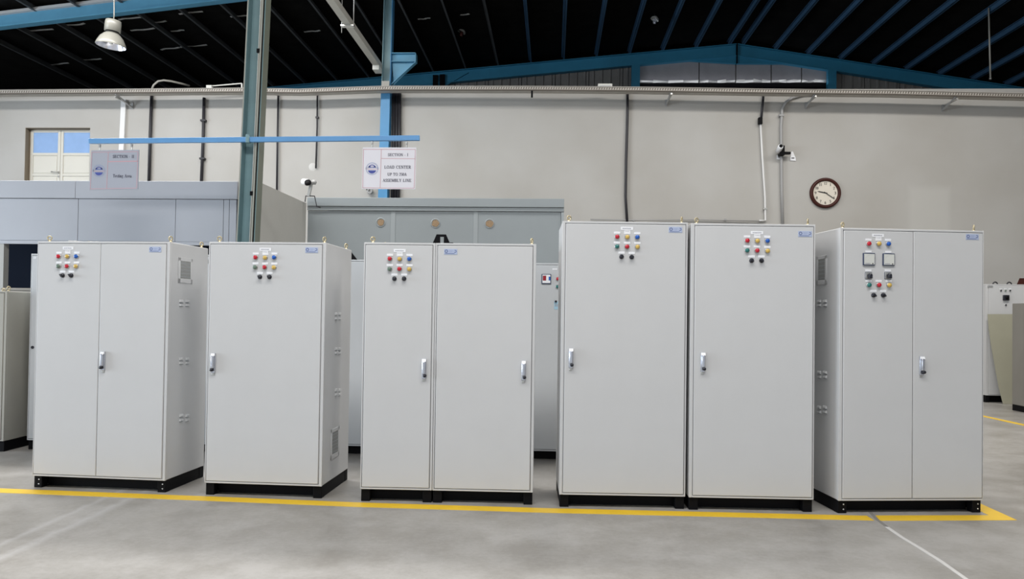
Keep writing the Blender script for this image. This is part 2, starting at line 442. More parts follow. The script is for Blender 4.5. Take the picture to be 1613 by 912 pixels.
def strip(pts, hw, z, m, name, lab=None):
    b = B()
    L = []
    for i, p in enumerate(pts):
        d = pts[min(i + 1, len(pts) - 1)] - pts[max(i - 1, 0)]; d.z = 0; d.normalize()
        n = Vector((-d.y, d.x, 0)) * hw
        L.append((p - n, p + n))
    for (a0, a1), (c0, c1) in zip(L, L[1:]):
        b.prism([(a0.x, a0.y, z - .004), (c0.x, c0.y, z - .004), (c1.x, c1.y, z - .004), (a1.x, a1.y, z - .004)], (0, 0, .005), m)
    o = b.build(name, floor)
    if lab: o['label'] = lab
    return o


strip(ln, HWD, .001, 'line_yellow', 'line_marking', 'yellow painted line along the front of the cabinet row')
# right-hand leg of the line: a mitred corner and a return behind the last cabinet
cA, cB = at(1379, 812.2, Z=0), at(1386, 820.4, Z=0)
oc, ic = at(1602, 819.5, Z=0), at(1558, 811.8, Z=0)
wd = oc.x - ic.x
b = B()
b.prism([(cB.x, cB.y, -.003), (oc.x, oc.y, -.003), (ic.x, ic.y, -.003), (cA.x, cA.y, -.003)], (0, 0, .005), 'line_yellow')
b.prism([(ic.x, ic.y, -.003), (oc.x, oc.y, -.003), (oc.x + .02, oc.y + 1.6, -.003), (oc.x + .02 - HWD * 2.2, oc.y + 1.6, -.003)], (0, 0, .005), 'line_yellow')
o = b.build('line_marking', floor); o['label'] = 'yellow painted corner of the line beside the last cabinet'
fy0, fy1 = at(1551, 656, Z=0), at(1613, 669.5, Z=0)
d = (fy1 - fy0).normalized()
strip([fy0 - d * 2.5, fy1 + d * 4], .055, .001, 'line_yellow', 'line_marking', 'yellow painted line in the far aisle')
j = [at(1397, 830, Z=0), at(1420, 846, Z=0), at(1447, 862, Z=0), at(1482, 884, Z=0), at(1530, 918, Z=0)]
strip(j, .014, .0005, 'joint', 'slab_joint', 'pale filled joint in the concrete')
strip([at(1370, 806, Z=0), at(1381, 818, Z=0), at(1397, 830, Z=0)], .012, .0012, 'joint_dark', 'slab_joint', 'dark open joint crossing the yellow line')

ridge = at(1160, 70, Y=YG); le = at(440, 137, Y=YG); re = at(1600, 137.5, Y=YG)
rz14 = ridge.z - (14 - ridge.x) * (ridge.z - re.z) / (re.x - ridge.x) + .2
# partition wall with a window opening
wtop = at(806, 141.5, Y=YW).z
wl, wr = at(39, 245, Y=YW).x, at(141, 245, Y=YW).x
YWI = YW + .17
wz1 = at(95, 201.0, Y=YW).z; wz0 = wz1 - 2.15
b = B()
XL, XR = -24, 14
b.box((XL, YW, 0), (wl, YW + .35, wtop), 'plaster'); b.box((wr, YW, 0), (XR, YW + .35, wtop), 'plaster')
b.box((wl, YW, 0), (wr, YW + .35, wz0), 'plaster'); b.box((wl, YW, wz1), (wr, YW + .35, wtop), 'plaster')
wall = struct(b.build('wall_back'))
b = B(); b.box((14, -12, 0), (14.3, 22.5, rz14), 'plaster'); struct(b.build('wall_right'))
pp = at(494, 263, Y=YW)
b = B(); b.lathe([(0, .006), (.08, .006), (.09, 0)], 'filler', 14, Matrix.Translation((pp.x - .02, YW, pp.z)) @ rot_front()); b.build('filler_patch', wall, label='white filler patch where the conduit enters')

# the window: cream casements, upper panes tinted as daylight
wcx = (wl + wr) / 2
win = bpy.data.objects.new('window_1', None); C.objects.link(win); win['kind'] = 'structure'; win.location = (wcx, YWI, wz0)
hw = (wr - wl) / 2; hh = wz1 - wz0
def wx(px): return at(px, 245, Y=YWI).x - wcx
def wz(py): return at(95, py, Y=YWI).z - wz0
xm = wx(97.3); zA, zB, zC, zD, zE = wz(209.5), wz(241.5), wz(245.5), wz(274.5), wz(278)
b = B()
b.box((-hw, -.02, 0), (wx(49.5), .06, hh), 'cream_edge'); b.box((hw - .03, -.02, 0), (hw, .06, hh), 'cream_edge')
b.box((wx(49.5), -.02, zA + .05), (hw - .03, .06, hh), 'cream_edge'); b.box((wx(49.5), -.02, 0), (hw - .03, .06, .06), 'cream_edge')
b.build('window_frame', win)
b = B(); b.box((-hw, YW - YWI + .002, 0), (-hw + .012, -.02, hh), 'reveal'); b.box((-hw + .012, YW - YWI + .002, hh - .012), (hw, -.02, hh), 'reveal'); b.build('reveal', win, label='brown window reveal')
for s in (-1, 1):
    x0, x1 = (wx(49.8), xm - .004) if s < 0 else (xm + .004, hw - .032)
    xa, xb = (wx(54), wx(93)) if s < 0 else (wx(101.5), hw - .06)
    b = B()
    b.box((x0, -.05, .06), (xa, 0, zA + .05), 'cream', .006); b.box((xb, -.05, .06), (x1, 0, zA + .05), 'cream', .006)
    for z0_, z1_ in ((zA, zA + .05), (zC, zB), (zE, zD), (.06, .13)): b.box((xa, -.05, min(z0_, z1_)), (xb, 0, max(z0_, z1_)), 'cream', .006)
    o = b.build('casement', win)
    for z0_, z1_ in ((zD, zC), (.13, zE)):
        b = B(); b.box((xa + .02, -.042, z0_ + .02), (xb - .02, -.02, z1_ - .02), 'cream', .006); b.box((xa, -.03, z0_), (xb, -.015, z1_), 'cream'); b.build('infill_panel', o)
    b = B(); b.box((xa, -.03, zB), (xb, -.02, zA), 'pane'); b.build('pane', o)
    if s < 0:
        hz, hx = wz(272.5), (xb + x1) / 2 + .01
        b = B(); b.tube([(hx, -.05, hz), (hx, -.10, hz), (hx - .15, -.10, hz + .01)], .014, 'steel'); b.lathe([(0, .0), (.025, 0), (.025, .01), (0, .01)], 'steel', 12, Matrix.Translation((hx, -.05, hz)) @ rot_front())
        b.lathe([(0, .012), (.02, .012), (.02, 0)], 'steel', 12, Matrix.Translation((hx, -.05, wz(278.5))) @ rot_front())
        b.build('window_handle', o)

# gable end behind the partition: siding, rafters, translucent band
ridge = at(1160, 70, Y=YG); le = at(440, 137, Y=YG); re = at(1600, 137.5, Y=YG)
sl = (ridge.z - le.z) / (ridge.x - le.x); sr = (ridge.z - re.z) / (re.x - ridge.x)


def rz(x): return ridge.z - (ridge.x - x) * sl if x < ridge.x else ridge.z - (x - ridge.x) * sr


o0, o1 = at(1005, 127, Y=YG), at(1305, 130, Y=YG)
gl_x0, gl_x1, gl_z0 = o0.x, o1.x, (o0.z + o1.z) / 2
b = B()
b.box((-24, YG + .12, 0), (gl_x0, YG + .25, 4), 'siding'); b.box((gl_x1, YG + .12, 0), (14, YG + .25, 4), 'siding'); b.box((gl_x0, YG + .12, 0), (gl_x1, YG + .25, 4), 'siding')
for x0, x1 in ((-24, ridge.x), (ridge.x, 14)):
    b.prism([(x0, YG + .2, 4), (x1, YG + .2, 4), (x1, YG + .2, rz(x1) + .25), (x0, YG + .2, rz(x0) + .25)], (0, .08, 0), 'roof')
gab = struct(b.build('wall_gable'))
xs = -24.0; pw = 1.0
while xs < 14:                                  # vertical sheets, each with three ribs
    x1 = min(xs + pw, 14)
    if True:
        inband = xs < gl_x1 and x1 > gl_x0
        top0, top1 = rz(xs) - .06, rz(x1) - .06
        zb = 4.0
        b = B(); g = .01
        b.prism([(xs + g, YG + .14, zb), (x1 - g, YG + .14, zb), (x1 - g, YG + .14, top1), (xs + g, YG + .14, top0)], (0, .03, 0), 'siding')
        for k in range(4):
            xr = xs + (k + .5) * (x1 - xs) / 4
            b.prism([(xr - .04, YG + .14, zb), (xr - .02, YG + .11, zb), (xr + .02, YG + .11, zb), (xr + .04, YG + .14, zb)], (0, 0, rz(xr) - .12 - zb), 'siding')
        b.build('siding_sheet', gab)
    xs = x1
edges = [gl_x0, at(1102, 110, Y=YG).x, at(1160, 110, Y=YG).x, at(1216, 110, Y=YG).x, at(1264, 110, Y=YG).x, gl_x1]
for x0, x1 in zip(edges, edges[1:]):            # lighter sheets over the ventilation gap, foil edge pale for light leaking in
    b = B()
    for k in range(4):
        xa, xb = x0 + .015 + (x1 - x0 - .03) * k / 4, x0 + .015 + (x1 - x0 - .03) * (k + 1) / 4
        h1, h2 = random.uniform(0, .06), random.uniform(0, .06)
        za_, zb_ = gl_z0 + .012 * math.sin(k * 2.1 + x0 * 3), gl_z0 + .012 * math.sin(k * 2.1 + 2.1 + x0 * 3)
        b.prism([(xa, YG + .10, za_), (xb, YG + .10, zb_), (xb, YG + .07, zb_ + .04 + h2), (xa, YG + .07, za_ + .04 + h1)], (0, .012, 0), 'foil')
        b.prism([(xa, YG + .07, za_ + .04 + h1), (xb, YG + .07, zb_ + .04 + h2), (xb, YG + .09, rz(xb) - .2), (xa, YG + .09, rz(xa) - .2)], (0, .012, 0), 'panel_grey')
    b.build('cladding_sheet', gab, label='pale grey cladding sheet over the vent gap')
b = B(); b.box((gl_x0, YG + .05, gl_z0 - .32), (gl_x1, YG + .105, gl_z0 - .03), 'black'); b.build('vent_gap', gab, label='dark ventilation gap')
for px in (1001, 1309):
    p = at(px, 110, Y=YG)
    b = B(); b.box((p.x - .12, YG - .1, 4), (p.x + .12, YG + .04, rz(p.x) - .35), 'rafter_blue'); b.build('gable_post', gab)

# roof lining, purlins and rafters
b = B()
rx = [-24, ridge.x, 14]
for x0, x1 in zip(rx, rx[1:]):
    y0, y1 = -12, YG + .3
    b.prism([(x0, y0, rz(x0) + .14), (x1, y0, rz(x1) + .14), (x1, y0, rz(x1) + .32), (x0, y0, rz(x0) + .32)], (0, y1 - y0, 0), 'roof')
ceil = struct(b.build('ceiling'))
px0 = at(1148, 70, Y=YG).x; px1 = at(1169.5, 70, Y=YG).x
sp = (px0 - at(990.5, 84, Y=YG).x) / 3
xs = [px0 - sp * k for k in range(0, 20)] + [px1 + (at(1480, 120, Y=YG).x - px1) / 6 * k for k in range(0, 9)]
for x in xs:
    if not -23.5 < x < 13.5: continue
    blue = x > at(800, 90, Y=YG).x
    b = B(); m = 'purlin_blue' if blue else 'purlin_dim'; z = rz(x)
    y0, y1 = -2.0, YG + .1
    b.box((x - .005, y0, z), (x + .005, y1, z + .14), m); b.box((x - .005, y0, z), (x + .05, y1, z + .012), m); b.box((x - .05, y0, z + .128), (x + .005, y1, z + .14), m)
    b.build('purlin', ceil)


def rafter(Y, x0, x1, name, h=.33, m='rafter_blue', haunch=False, web=.02, fl=.09, fm=None):
    """rolled I-section rafter along the roof slope between x0 and x1"""
    b = B(); fm = fm or m
    for (xa, xb) in ((x0, min(x1, ridge.x)), (max(x0, ridge.x), x1)):
        if xb - xa < .01: continue
        for (za, zb, hw_, mm) in ((-.02, 0, fl, fm), (-h, -.02, web / 2, m), (-h - .02, -h, fl, m)):
            b.prism([(xa, Y - hw_, rz(xa) + za), (xb, Y - hw_, rz(xb) + za), (xb, Y - hw_, rz(xb) + zb), (xa, Y - hw_, rz(xa) + zb)], (0, 2 * hw_, 0), mm)
    if haunch:
        q = 1.55
        b.prism([(ridge.x - q, Y - .05, rz(ridge.x - q) - h), (ridge.x, Y - .05, ridge.z - h - .24), (ridge.x + q, Y - .05, rz(ridge.x + q) - h), (ridge.x, Y - .05, ridge.z - h)], (0, .1, 0), m)
        b.box((ridge.x - .015, Y - .1, ridge.z - h - .24), (ridge.x + .015, Y + .1, ridge.z), 'black')
    return b.build(name)


o = rafter(YG, -9.5, 13.8, 'rafter', .34, haunch=True); o['kind'] = 'structure'
tag(o, 'blue steel roof rafter along the far gable with haunched ridge', 'rafter')
b = B(); kn = [at(x, y, Y=YG - .06) for x, y in ((738, 114), (700, 136), (690, 150), (440, 160), (440, 140))]
b.prism([(p.x, YG - .06, p.z) for p in kn], (0, .1, 0), 'rafter_blue'); b.build('knee_haunch', o)
for px in (686, 697):
    b = B(); p = at(px, 125, Y=YG - .1); b.box((p.x - .075, YG - .14, 6.5), (p.x + .075, YG - .061, rz(p.x) - .12), 'black'); b.build('gable_post', o, label='dark post in front of the rafter')
xB = at(609, 140, Y=YN).x
b = B(); r0, r1 = at(-60, 32.5, Y=15.8), at(420, -25, Y=15.8); dr = (r1 - r0) / (r1.x - r0.x); r0 = r0 - dr * 9; r1 = r1 + dr * 3
up_ = Vector((0, 0, 1))
b.bar(r0 - up_ * .125, r1 - up_ * .125, .03, .25, 'beam_blue'); b.bar(r0 + up_ * .03, r1 + up_ * .03, .20, .06, 'flange_white'); b.bar(r0 - up_ * .26, r1 - up_ * .26, .18, .03, 'beam_blue')
o = b.build('rafter'); o['kind'] = 'structure'
tag(o, 'bright blue sloping roof beam with white top flange at top left', 'beam')

# pale strips stand in for light glinting off sheet edges across the roof bays
for (px, py, w_, Y) in ((225, 46, 40, 19.5), (248, 34, 30, 18.7), (268, 76, 32, 19), (305, 72, 44, 18.6), (205, 28, 40, 18.0), (92, 100, 34, 20.5), (145, 93, 30, 20.5), (280, 48, 22, 18.8),
                        (492, 49, 26, 19), (668, 29, 20, 19), (732, 22, 14, 19), (118, 38, 34, 19), (65, 47, 40, 19.5), (378, 25, 30, 18.5), (300, 19, 40, 18)):
    # lie on the underside of the lining where the sight line meets it
    d = W @ Vector(((px - CXP) / FPX, (CYP - py) / FPX, 1.0))
    t = 1.0
    for _ in range(60):
        p = EYEV + d * t; t += ((rz(p.x) + .13) - p.z) / max(.05, d.z + d.x * (-sl))
    p = EYEV + d * t
    if p.y > YG or p.y < 3: continue
    L = w_ / FPX * p.y / 2
    b = B(); q = []
    for k in range(5):
        x = p.x - L + 2 * L * k / 4; q.append((x, p.y + random.uniform(-.03, .03), rz(x) + .12))
    for (a, c) in zip(q, q[1:]): b.bar(a, c, .06, .008, 'foil')
    b.build('glint_strip', ceil, label='pale strip standing in for a glint under the roof')


# ------------------------------------------------------------------ STEEL COLUMNS, DUCT, SIGN BAR
def icolumn(name, label, p0, p1, h, bf, mweb, mfl, medge):
    """I-column from foot p0 to head p1 (points on its axis); web faces the viewer, flanges face sideways"""
    root = thing(name, label, 'column', p0)
    ax = p1 - p0; L = ax.z; sh = Matrix(((1, 0, ax.x / L, 0), (0, 1, ax.y / L, 0), (0, 0, 1, 0), (0, 0, 0, 1)))
    b = B(); b.box((-h / 2, -.006, 0), (h / 2, .006, L), mweb, mtx=sh); b.build('web', root)
    for s in (-1, 1):
        b = B(); b.box((s * h / 2 - .009, -bf / 2, 0), (s * h / 2 + .009, bf / 2, L), mfl if s > 0 else medge, .003, 1, mtx=sh); b.build('flange', root)
    return root, sh, L


YA = 9.35
a1 = at(409, 0, Y=YA); a0 = at(391, 380, Y=YA); dz = (a1 - a0) / (a1.z - a0.z)
foot = a0 - dz * a0.z; head = a1 + dz * (rz(a1.x) - .3 - a1.z)
M['flange_reflect'] = mat('flange_green_reflection', (.15, .165, .13), .4, noise=.12, nscale=2)  # right flange toned grey-green for the light it reflects
colA, shA, LA = icolumn('steel_column', 'teal steel I-column in front of the grey booths, crossed by the blue sign bar', foot, head, .185, .25, 'col_teal', 'flange_reflect', 'col_teal')
b = B(); b.box((-.16, -.2, 0), (.16, .2, .02), 'col_teal'); b.build('base_plate', colA)
b = B(); b.tube([shA @ Vector((.062, -.10, 0)), shA @ Vector((.062, -.10, LA - .2))], .009, 'duct_beige', 8); b.build('conduit', colA, label='pale conduit strapped inside the flange')
b = B(); b.box((.083, -.1285, 0), (.102, -.1245, LA), 'pale_edge', mtx=shA); b.box((-.103, -.1285, 0), (-.088, -.1245, LA), 'pale_edge', mtx=shA); b.build('flange_edge', colA, label='pale flange edges')
b = B(); b.box((.1015, -.118, 0), (.106, -.088, LA), 'black', mtx=shA); b.box((.1015, -.086, 0), (.107, -.058, LA), 'col_teal', mtx=shA); b.build('cable_strip', colA, label='dark and teal strips on the flange')
for zz in (2.95, 4.75):
    b = B(); b.box((.045, -.13, zz), (.085, -.07, zz + .05), 'black', mtx=shA); b.build('clip', colA)

YB = YW - .13
b1 = at(613.2, 0, Y=YB); b0 = at(604.5, 310, Y=YB); dz = (b1 - b0) / (b1.z - b0.z)
foot = b0 - dz * b0.z; head = b1 + dz * (rz(b1.x) - .33 - b1.z)
colB, shB, LB = icolumn('steel_column', 'bright blue steel column against the plaster wall with triangular crane bracket', foot, head, .18, .2, 'col_teal', 'col_blue', 'col_teal')
ztr = at(609, 147, Y=YB).z
b = B(); b.box((-.10, -.115, 0), (.10, -.10, ztr), 'col_blue', mtx=shB); b.build('cover_plate', colB, label='bright blue cover plate below the tray')
b = B(); b.box((-.09, -.13, ztr + .03), (.08, -.105, ztr + .23), 'duct_beige', mtx=shB); b.build('clamp_plate', colB, label='beige clamp plate')
g0, g1 = at(618, 85, Y=YB), at(656, 98, Y=YB); gz = at(618, 134, Y=YB).z
def lb(p): return (p.x - foot.x, p.y - foot.y, p.z - foot.z)
X0, X1 = g0.x - foot.x, g1.x - foot.x
b = B()
b.prism([(X0, -.01, g1.z), (X1, -.01, g1.z), (X0 + .05, -.01, gz)], (0, .02, 0), 'beam_blue')
b.box((X0, -.012, g1.z), (X1, .012, g0.z), 'beam_blue')
b.box((X0, -.09, g0.z - .015), (X1, .09, g0.z), 'beam_blue'); b.box((X0, -.09, g1.z - .012), (X1, .09, g1.z + .003), 'beam_blue'); b.box((X1 - .015, -.09, g1.z), (X1, .09, g0.z), 'beam_blue')
d = Vector((X1 - X0, 0, g1.z - gz)).normalized()
b.bar((X0, 0, gz), (X1, 0, g1.z), .14, .012, 'beam_blue', up=Vector((-d.z, 0, d.x)))
b.build('crane_bracket', colB)

# black cables dropping beside the blue column
b = B()
for k, xx in enumerate((620.5, 625, 629.5)):
    q0, q1 = at(xx, 146, Y=YW - .06), at(xx - 2.5, 318, Y=YW - .06)
    b.tube([q0, (q0 + q1) / 2 + Vector((.01, 0, 0)), q1], .036, 'pipe_black', 8)
tag(b.build('cable_bundle'), 'black cable bundle dropping right beside the bright blue column', 'cable')

# beige duct running back to the blue column
e = at(597, 105, Y=YB - .12); n_ = Vector((e.x - .0, 6.5, e.z))
duct = thing('cable_duct', 'beige overhead cable duct running from the roof edge to the blue column', 'duct', e)
b = B(); b.box((-.07, -9, -.06), (.07, 0, .06), 'duct_beige', .004); b.build('channel', duct)
b = B(); b.box((-.07, -.30, -.16), (.07, -.02, -.062), 'offwhite', .004); b.build('end_box', duct)
yk = -2.5
b = B(); b.box((-.12, yk - .05, -.09), (.12, yk + .05, -.062), 'steel'); b.tube([(-.11, yk, -.2), (-.11, yk, .5)], .008, 'steel', 6); b.tube([(.11, yk, -.1), (.11, yk, 2.0)], .008, 'steel', 6); b.build('hanger', duct)

# sign bar across the column
YS = YA - .16
s0, s1 = at(141, 222.6, Y=YS), at(661, 217.6, Y=YS)
bar = thing('sign_bar', 'blue square tube fixed across the teal column, carrying two hanging signs', 'bar', (s0 + s1) / 2)
c = (s0 + s1) / 2
b = B(); b.bar(s0 - c, s1 - c, .05, .062, 'bar_blue', bev=.004); b.build('tube', bar)
pc = at(391, 219, Y=YS) - c
b = B(); b.box((pc.x - .02, -.035, pc.z - .05), (pc.x + .025, .03, pc.z + .05), 'col_teal', .004); b.build('clamp', bar)


def logo(b, cx_, cz_, R, y):
    n = 28
    for i in range(n):                               # toothed ring
        a0_, a1_ = 2 * math.pi * i / n, 2 * math.pi * (i + .55) / n
        r0, r1 = R * .82, R
        b.poly([(cx_ + r0 * math.cos(a0_), y, cz_ + r0 * math.sin(a0_)), (cx_ + r0 * math.cos(a1_), y, cz_ + r0 * math.sin(a1_)), (cx_ + r1 * math.cos(a1_), y, cz_ + r1 * math.sin(a1_)), (cx_ + r1 * math.cos(a0_), y, cz_ + r1 * math.sin(a0_))], 'plate_blue')

    def cap(r0, zlo, zhi, m, yy):
        pts = []
        for i in range(41):
            t = math.pi * 2 * i / 40; x, z = r0 * math.cos(t), r0 * math.sin(t)
            if zlo <= z <= zhi: pts.append((cx_ + x, yy, cz_ + z))
        if len(pts) > 2: b.poly(pts, m)
    r0 = R * .66
    # lower navy half, upper arch, white peak, two rules across
    b.poly([(cx_ + r0 * math.cos(math.radians(q)), y, cz_ - .14 * R + r0 * math.sin(math.radians(q)) * .92) for q in range(190, 351, 10)], 'navy')
    for q in range(20, 160, 10):
        a0_, a1_ = math.radians(q), math.radians(q + 10)
        b.poly([(cx_ + r0 * .8 * math.cos(a0_), y, cz_ + r0 * .8 * math.sin(a0_)), (cx_ + r0 * math.cos(a0_), y, cz_ + r0 * math.sin(a0_)), (cx_ + r0 * math.cos(a1_), y, cz_ + r0 * math.sin(a1_)), (cx_ + r0 * .8 * math.cos(a1_), y, cz_ + r0 * .8 * math.sin(a1_))], 'navy')
    for s in (-1, 1):
        b.poly([(cx_ + s * r0 * .95, y, cz_ + .2 * R), (cx_ + s * r0 * .2, y, cz_ + .2 * R), (cx_ + s * r0 * .35, y, cz_ + .38 * R), (cx_ + s * r0 * .7, y, cz_ + .42 * R)], 'navy')
    b.poly([(cx_ - r0 * .2, y, cz_ + .22 * R), (cx_ + r0 * .2, y, cz_ + .22 * R), (cx_ + r0 * .12, y, cz_ + .34 * R), (cx_ - r0 * .12, y, cz_ + .34 * R)], 'navy')
    for zz in (.10, -.08):
        b.poly([(cx_ - R * 1.02, y, cz_ + zz * R), (cx_ + R * 1.02, y, cz_ + zz * R), (cx_ + R * 1.02, y, cz_ + (zz + .06) * R), (cx_ - R * 1.02, y, cz_ + (zz + .06) * R)], 'sign_line' if zz < 0 else 'plate_blue')


def sign(tl, tr, bl, br, label, board, vdiv, hdiv, lines, lg, hooks, hr):
    P4 = [at(*q, Y=YS) for q in (tl, tr, br, bl)]
    c0 = sum(P4, Vector()) / 4
    root = thing('hanging_sign', label, 'sign', c0)
    q = [p - c0 for p in P4]
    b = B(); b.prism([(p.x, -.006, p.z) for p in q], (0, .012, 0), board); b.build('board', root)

    def rule(p, p2, w):
        p, p2 = at(*p, Y=YS) - c0, at(*p2, Y=YS) - c0
        dd = (p2 - p).normalized(); nn = Vector((-dd.z, 0, dd.x)) * w / 2
        return [Vector((v.x, -.0075, v.z)) for v in (p - nn, p2 - nn, p2 + nn, p + nn)]
    b = B(); i = 1.7
    e_ = [(tl[0] + i * .6, tl[1] + i * 1.8), (tr[0] - i, tr[1] + i * 1.8), (br[0] - i, br[1] - i), (bl[0] + i, bl[1] - i)]
    for k in range(4): b.poly(rule(e_[k], e_[(k + 1) % 4], .006), 'sign_line')
    b.poly(rule((vdiv[0], tl[1] + i * 1.8), (vdiv[1], bl[1] - i), .006), 'sign_line'); b.poly(rule((vdiv[0], hdiv[0]), (tr[0] - i, hdiv[0] + hdiv[1]), .006 if hdiv[2] == 0 else .011), 'sign_line')
    b.build('ruled_border', root, label='thin red ruled border')
    for (txt, px, py, w_, h_) in lines:
        p = at(px, py, Y=YS) - c0
        o = lettering(txt, w_ / FPX * YS, h_ / FPX * YS, 'sign_ink', (p.x, -.008, p.z), parent=root)
    b = B(); p = at(*lg, Y=YS) - c0; logo(b, p.x, p.z, 10.2 / FPX * YS, -.008); b.build('emblem', root, label='blue round toothed emblem')
    for (hx, hy0, hy1) in hooks:
        p0, p1 = at(hx, hy0, Y=YS) - c0, at(hx, hy1, Y=YS) - c0
        b = B(); b.tube([p0, p0 * .5 + p1 * .5 + Vector((.006, 0, 0)), p1 + Vector((0, 0, -.01))], .006, 'steel', 6); b.box((p0.x - .012, -.014, p0.z - .035), (p0.x + .012, .014, p0.z), 'steel', .003); b.build('hanger', root)
    return root


sign((571.8, 232.3), (656, 232.5), (569.9, 297.7), (654.2, 298.2), 'white hanging sign reading SECTION - I, load center assembly line', 'sign', (600.8, 599), (249.8, .4, 0),
     [('SECTION - I', 627.2, 244, 33, 4.6), ('LOAD CENTER', 626.6, 263.4, 43, 4.9), ('UP TO 250A', 625.6, 274.7, 31, 4.7), ('ASSEMBLY LINE', 625.6, 284.3, 46, 4.9)], (586.3, 266), [(586, 222.6, 234), (640.5, 222.6, 234)], 0)
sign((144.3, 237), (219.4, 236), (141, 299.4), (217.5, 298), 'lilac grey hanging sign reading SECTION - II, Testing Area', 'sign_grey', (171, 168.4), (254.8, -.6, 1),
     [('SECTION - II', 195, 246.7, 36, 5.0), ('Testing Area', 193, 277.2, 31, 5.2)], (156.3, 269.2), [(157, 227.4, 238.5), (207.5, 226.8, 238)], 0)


# ------------------------------------------------------------------ CABLE TRAY ALONG THE WALL TOP
YT = YW - .52
tp = [(-40, 144.5), (110, 143.3), (385, 141), (470, 142.6), (605, 138), (835, 138.2), (1010, 139.6), (1200, 142.6), (1400, 144.8), (1650, 150.8), (1885, 158.5)]
T = [at(x, y + .5, Y=YT) for x, y in tp]
tray = thing('cable_tray', 'long perforated galvanised cable tray along the top of the plaster wall', 'cable tray', (0, YT, T[4].z))
o_ = Vector((0, YT, T[4].z))
bs = B()
for p, q in zip(T, T[1:]):
    p, q = p - o_, q - o_
    b = B()
    b.bar(p, q, .008, .075, 'tray'); b.bar(p + Vector((0, .12, -.035)), q + Vector((0, .12, -.035)), .25, .006, 'tray'); b.bar(p + Vector((0, .25, 0)), q + Vector((0, .25, 0)), .008, .075, 'tray')
    b.bar(p + Vector((0, -.012, .036)), q + Vector((0, -.012, .036)), .03, .008, 'tray'); b.bar(p + Vector((0, .0, -.042)), q + Vector((0, .0, -.042)), .03, .022, 'tray_dark')  # dark bar put in for the shaded underside of the lip
    b.build('tray_section', tray)
    L = (q - p).length; n = int(L / .052); dd = (q - p) / L
    for k in range(n):
        c_ = p + dd * (k + .5) * (L / n) + Vector((0, -.0055, .0))
        bs.prism([c_ + Vector((-.017, 0, -.02)), c_ + Vector((.004, 0, -.02)), c_ + Vector((.017, 0, .02)), c_ + Vector((-.004, 0, .02))], (0, .002, 0), 'tray_dark')
bs.build('slot', tray, kind='stuff')
for (px, py, w_) in ((181, 148, 0), (838, 143, 1), (1058, 143, 0), (1285, 147, 2), (1508, 151, 0)):
    p = at(px, py, Y=YT) - o_
    b = B()
    if w_ == 1: b.box((p.x - .02, .0, p.z - .14), (p.x + .02, .02, p.z), 'black')
    else:
        b.bar((p.x, 0, p.z - .06), (p.x, .51, p.z - .06), .035, .03, 'steel'); b.bar((p.x, .02, p.z), (p.x + (.10 if px < 500 else -.04), .50, p.z - .16), .03, .03, 'pipe_grey'); b.bar((p.x + (.10 if px < 500 else -.03), .505, p.z - .19), (p.x + (.10 if px < 500 else -.03), .505, p.z - .04), .05, .01, 'pipe_grey', up=Vector((0, 1, 0)))
    b.build('tray_bracket', tray)
# things resting on the tray
p = at(953, 133.6, Y=YT + .1)
b = B(); b.box((-.15, -.06, 0), (.15, .06, .075), 'offwhite', .006); b.box((-.12, -.062, .02), (.12, -.058, .03), 'print_grey')
o = b.build('junction_box'); o.location = (p.x, YT + .1, at(953, 136.2, Y=YT).z + .0); tag(o, 'small white junction box resting on the cable tray', 'junction box')
b = B(); q0, q1, q2, q3 = at(329, 136, Y=YT + .1), at(381, 131.5, Y=YT + .1), at(381, 138, Y=YT + .1), at(326, 138.5, Y=YT + .1)
b.bar(q0, q1, .03, .02, 'offwhite'); b.bar(q1, q2, .03, .02, 'offwhite', up=Vector((0, 1, 0))); b.box((q3.x, YT + .06, q3.z - .02), (q3.x + .12, YT + .14, q3.z + .05), 'offwhite')
tag(b.build('metal_bracket'), 'pale angled metal bracket lying on the tray beside the teal column', 'bracket')
b = B(); pts = [(239, 141, .1), (242, 134, .1), (249, 128, .12), (258, 126.5, .15), (270, 128, .25), (285, 131.5, .45), (298, 135, .7)]
b.tube([at(x, y, Y=YT + k) for x, y, k in pts], .022, 'duct_beige', 8)
tag(b.build('cable_loop'), 'thin pale cable looping above the tray at left', 'cable')


# ------------------------------------------------------------------ CONDUITS ON THE WALL
def conduit(name, label, pts, rad, m, cat='conduit', Y=YW - .05, clips=(), n=8):
    root_pts = [at(x, y, Y=Y) for x, y in pts]
    b = B(); b.tube(root_pts, rad, m, n)
    o = tag(b.build(name), label, cat)
    for k in clips:
        b = B(); p = at(*k, Y=Y); b.box((p.x - rad * 1.7, Y - rad * 1.3, p.z - .02), (p.x + rad * 1.7, YW, p.z + .02), m if m != 'pipe_white' else 'steel', .003); b.build('clip', o)
    return o


conduit('wall_conduit', 'black wall conduit nearest the window, thickest on the left', [(239, 147), (236.5, 215), (234.5, 290)], .034, 'pipe_black')
conduit('wall_conduit', 'black wall conduit just left of the teal column', [(321.5, 154), (320, 215), (317, 290)], .034, 'pipe_black', clips=((320.5, 190), (319, 250)))
conduit('wall_conduit', 'thin black wall conduit just right of the teal column', [(438.5, 143), (437, 220), (436, 302)], .022, 'pipe_black')
conduit('wall_conduit', 'dark wall conduit ending at a white filler patch', [(500, 139), (499.5, 200), (497.5, 265)], .019, 'pipe_black', clips=((499.5, 185),))
conduit('wall_conduit', 'wavy black conduit above the middle tall cabinet', [(988.5, 142), (988.5, 180), (986.5, 250), (985.5, 310), (988, 352)], .028, 'pipe_black')
o = conduit('wall_conduit', 'thin dark horizontal conduit low on the wall above the tall cabinets', [(930, 345.5), (1000, 347), (1100, 346), (1200, 348.5)], .012, 'pipe_grey', clips=((998, 347), (1143, 346)))
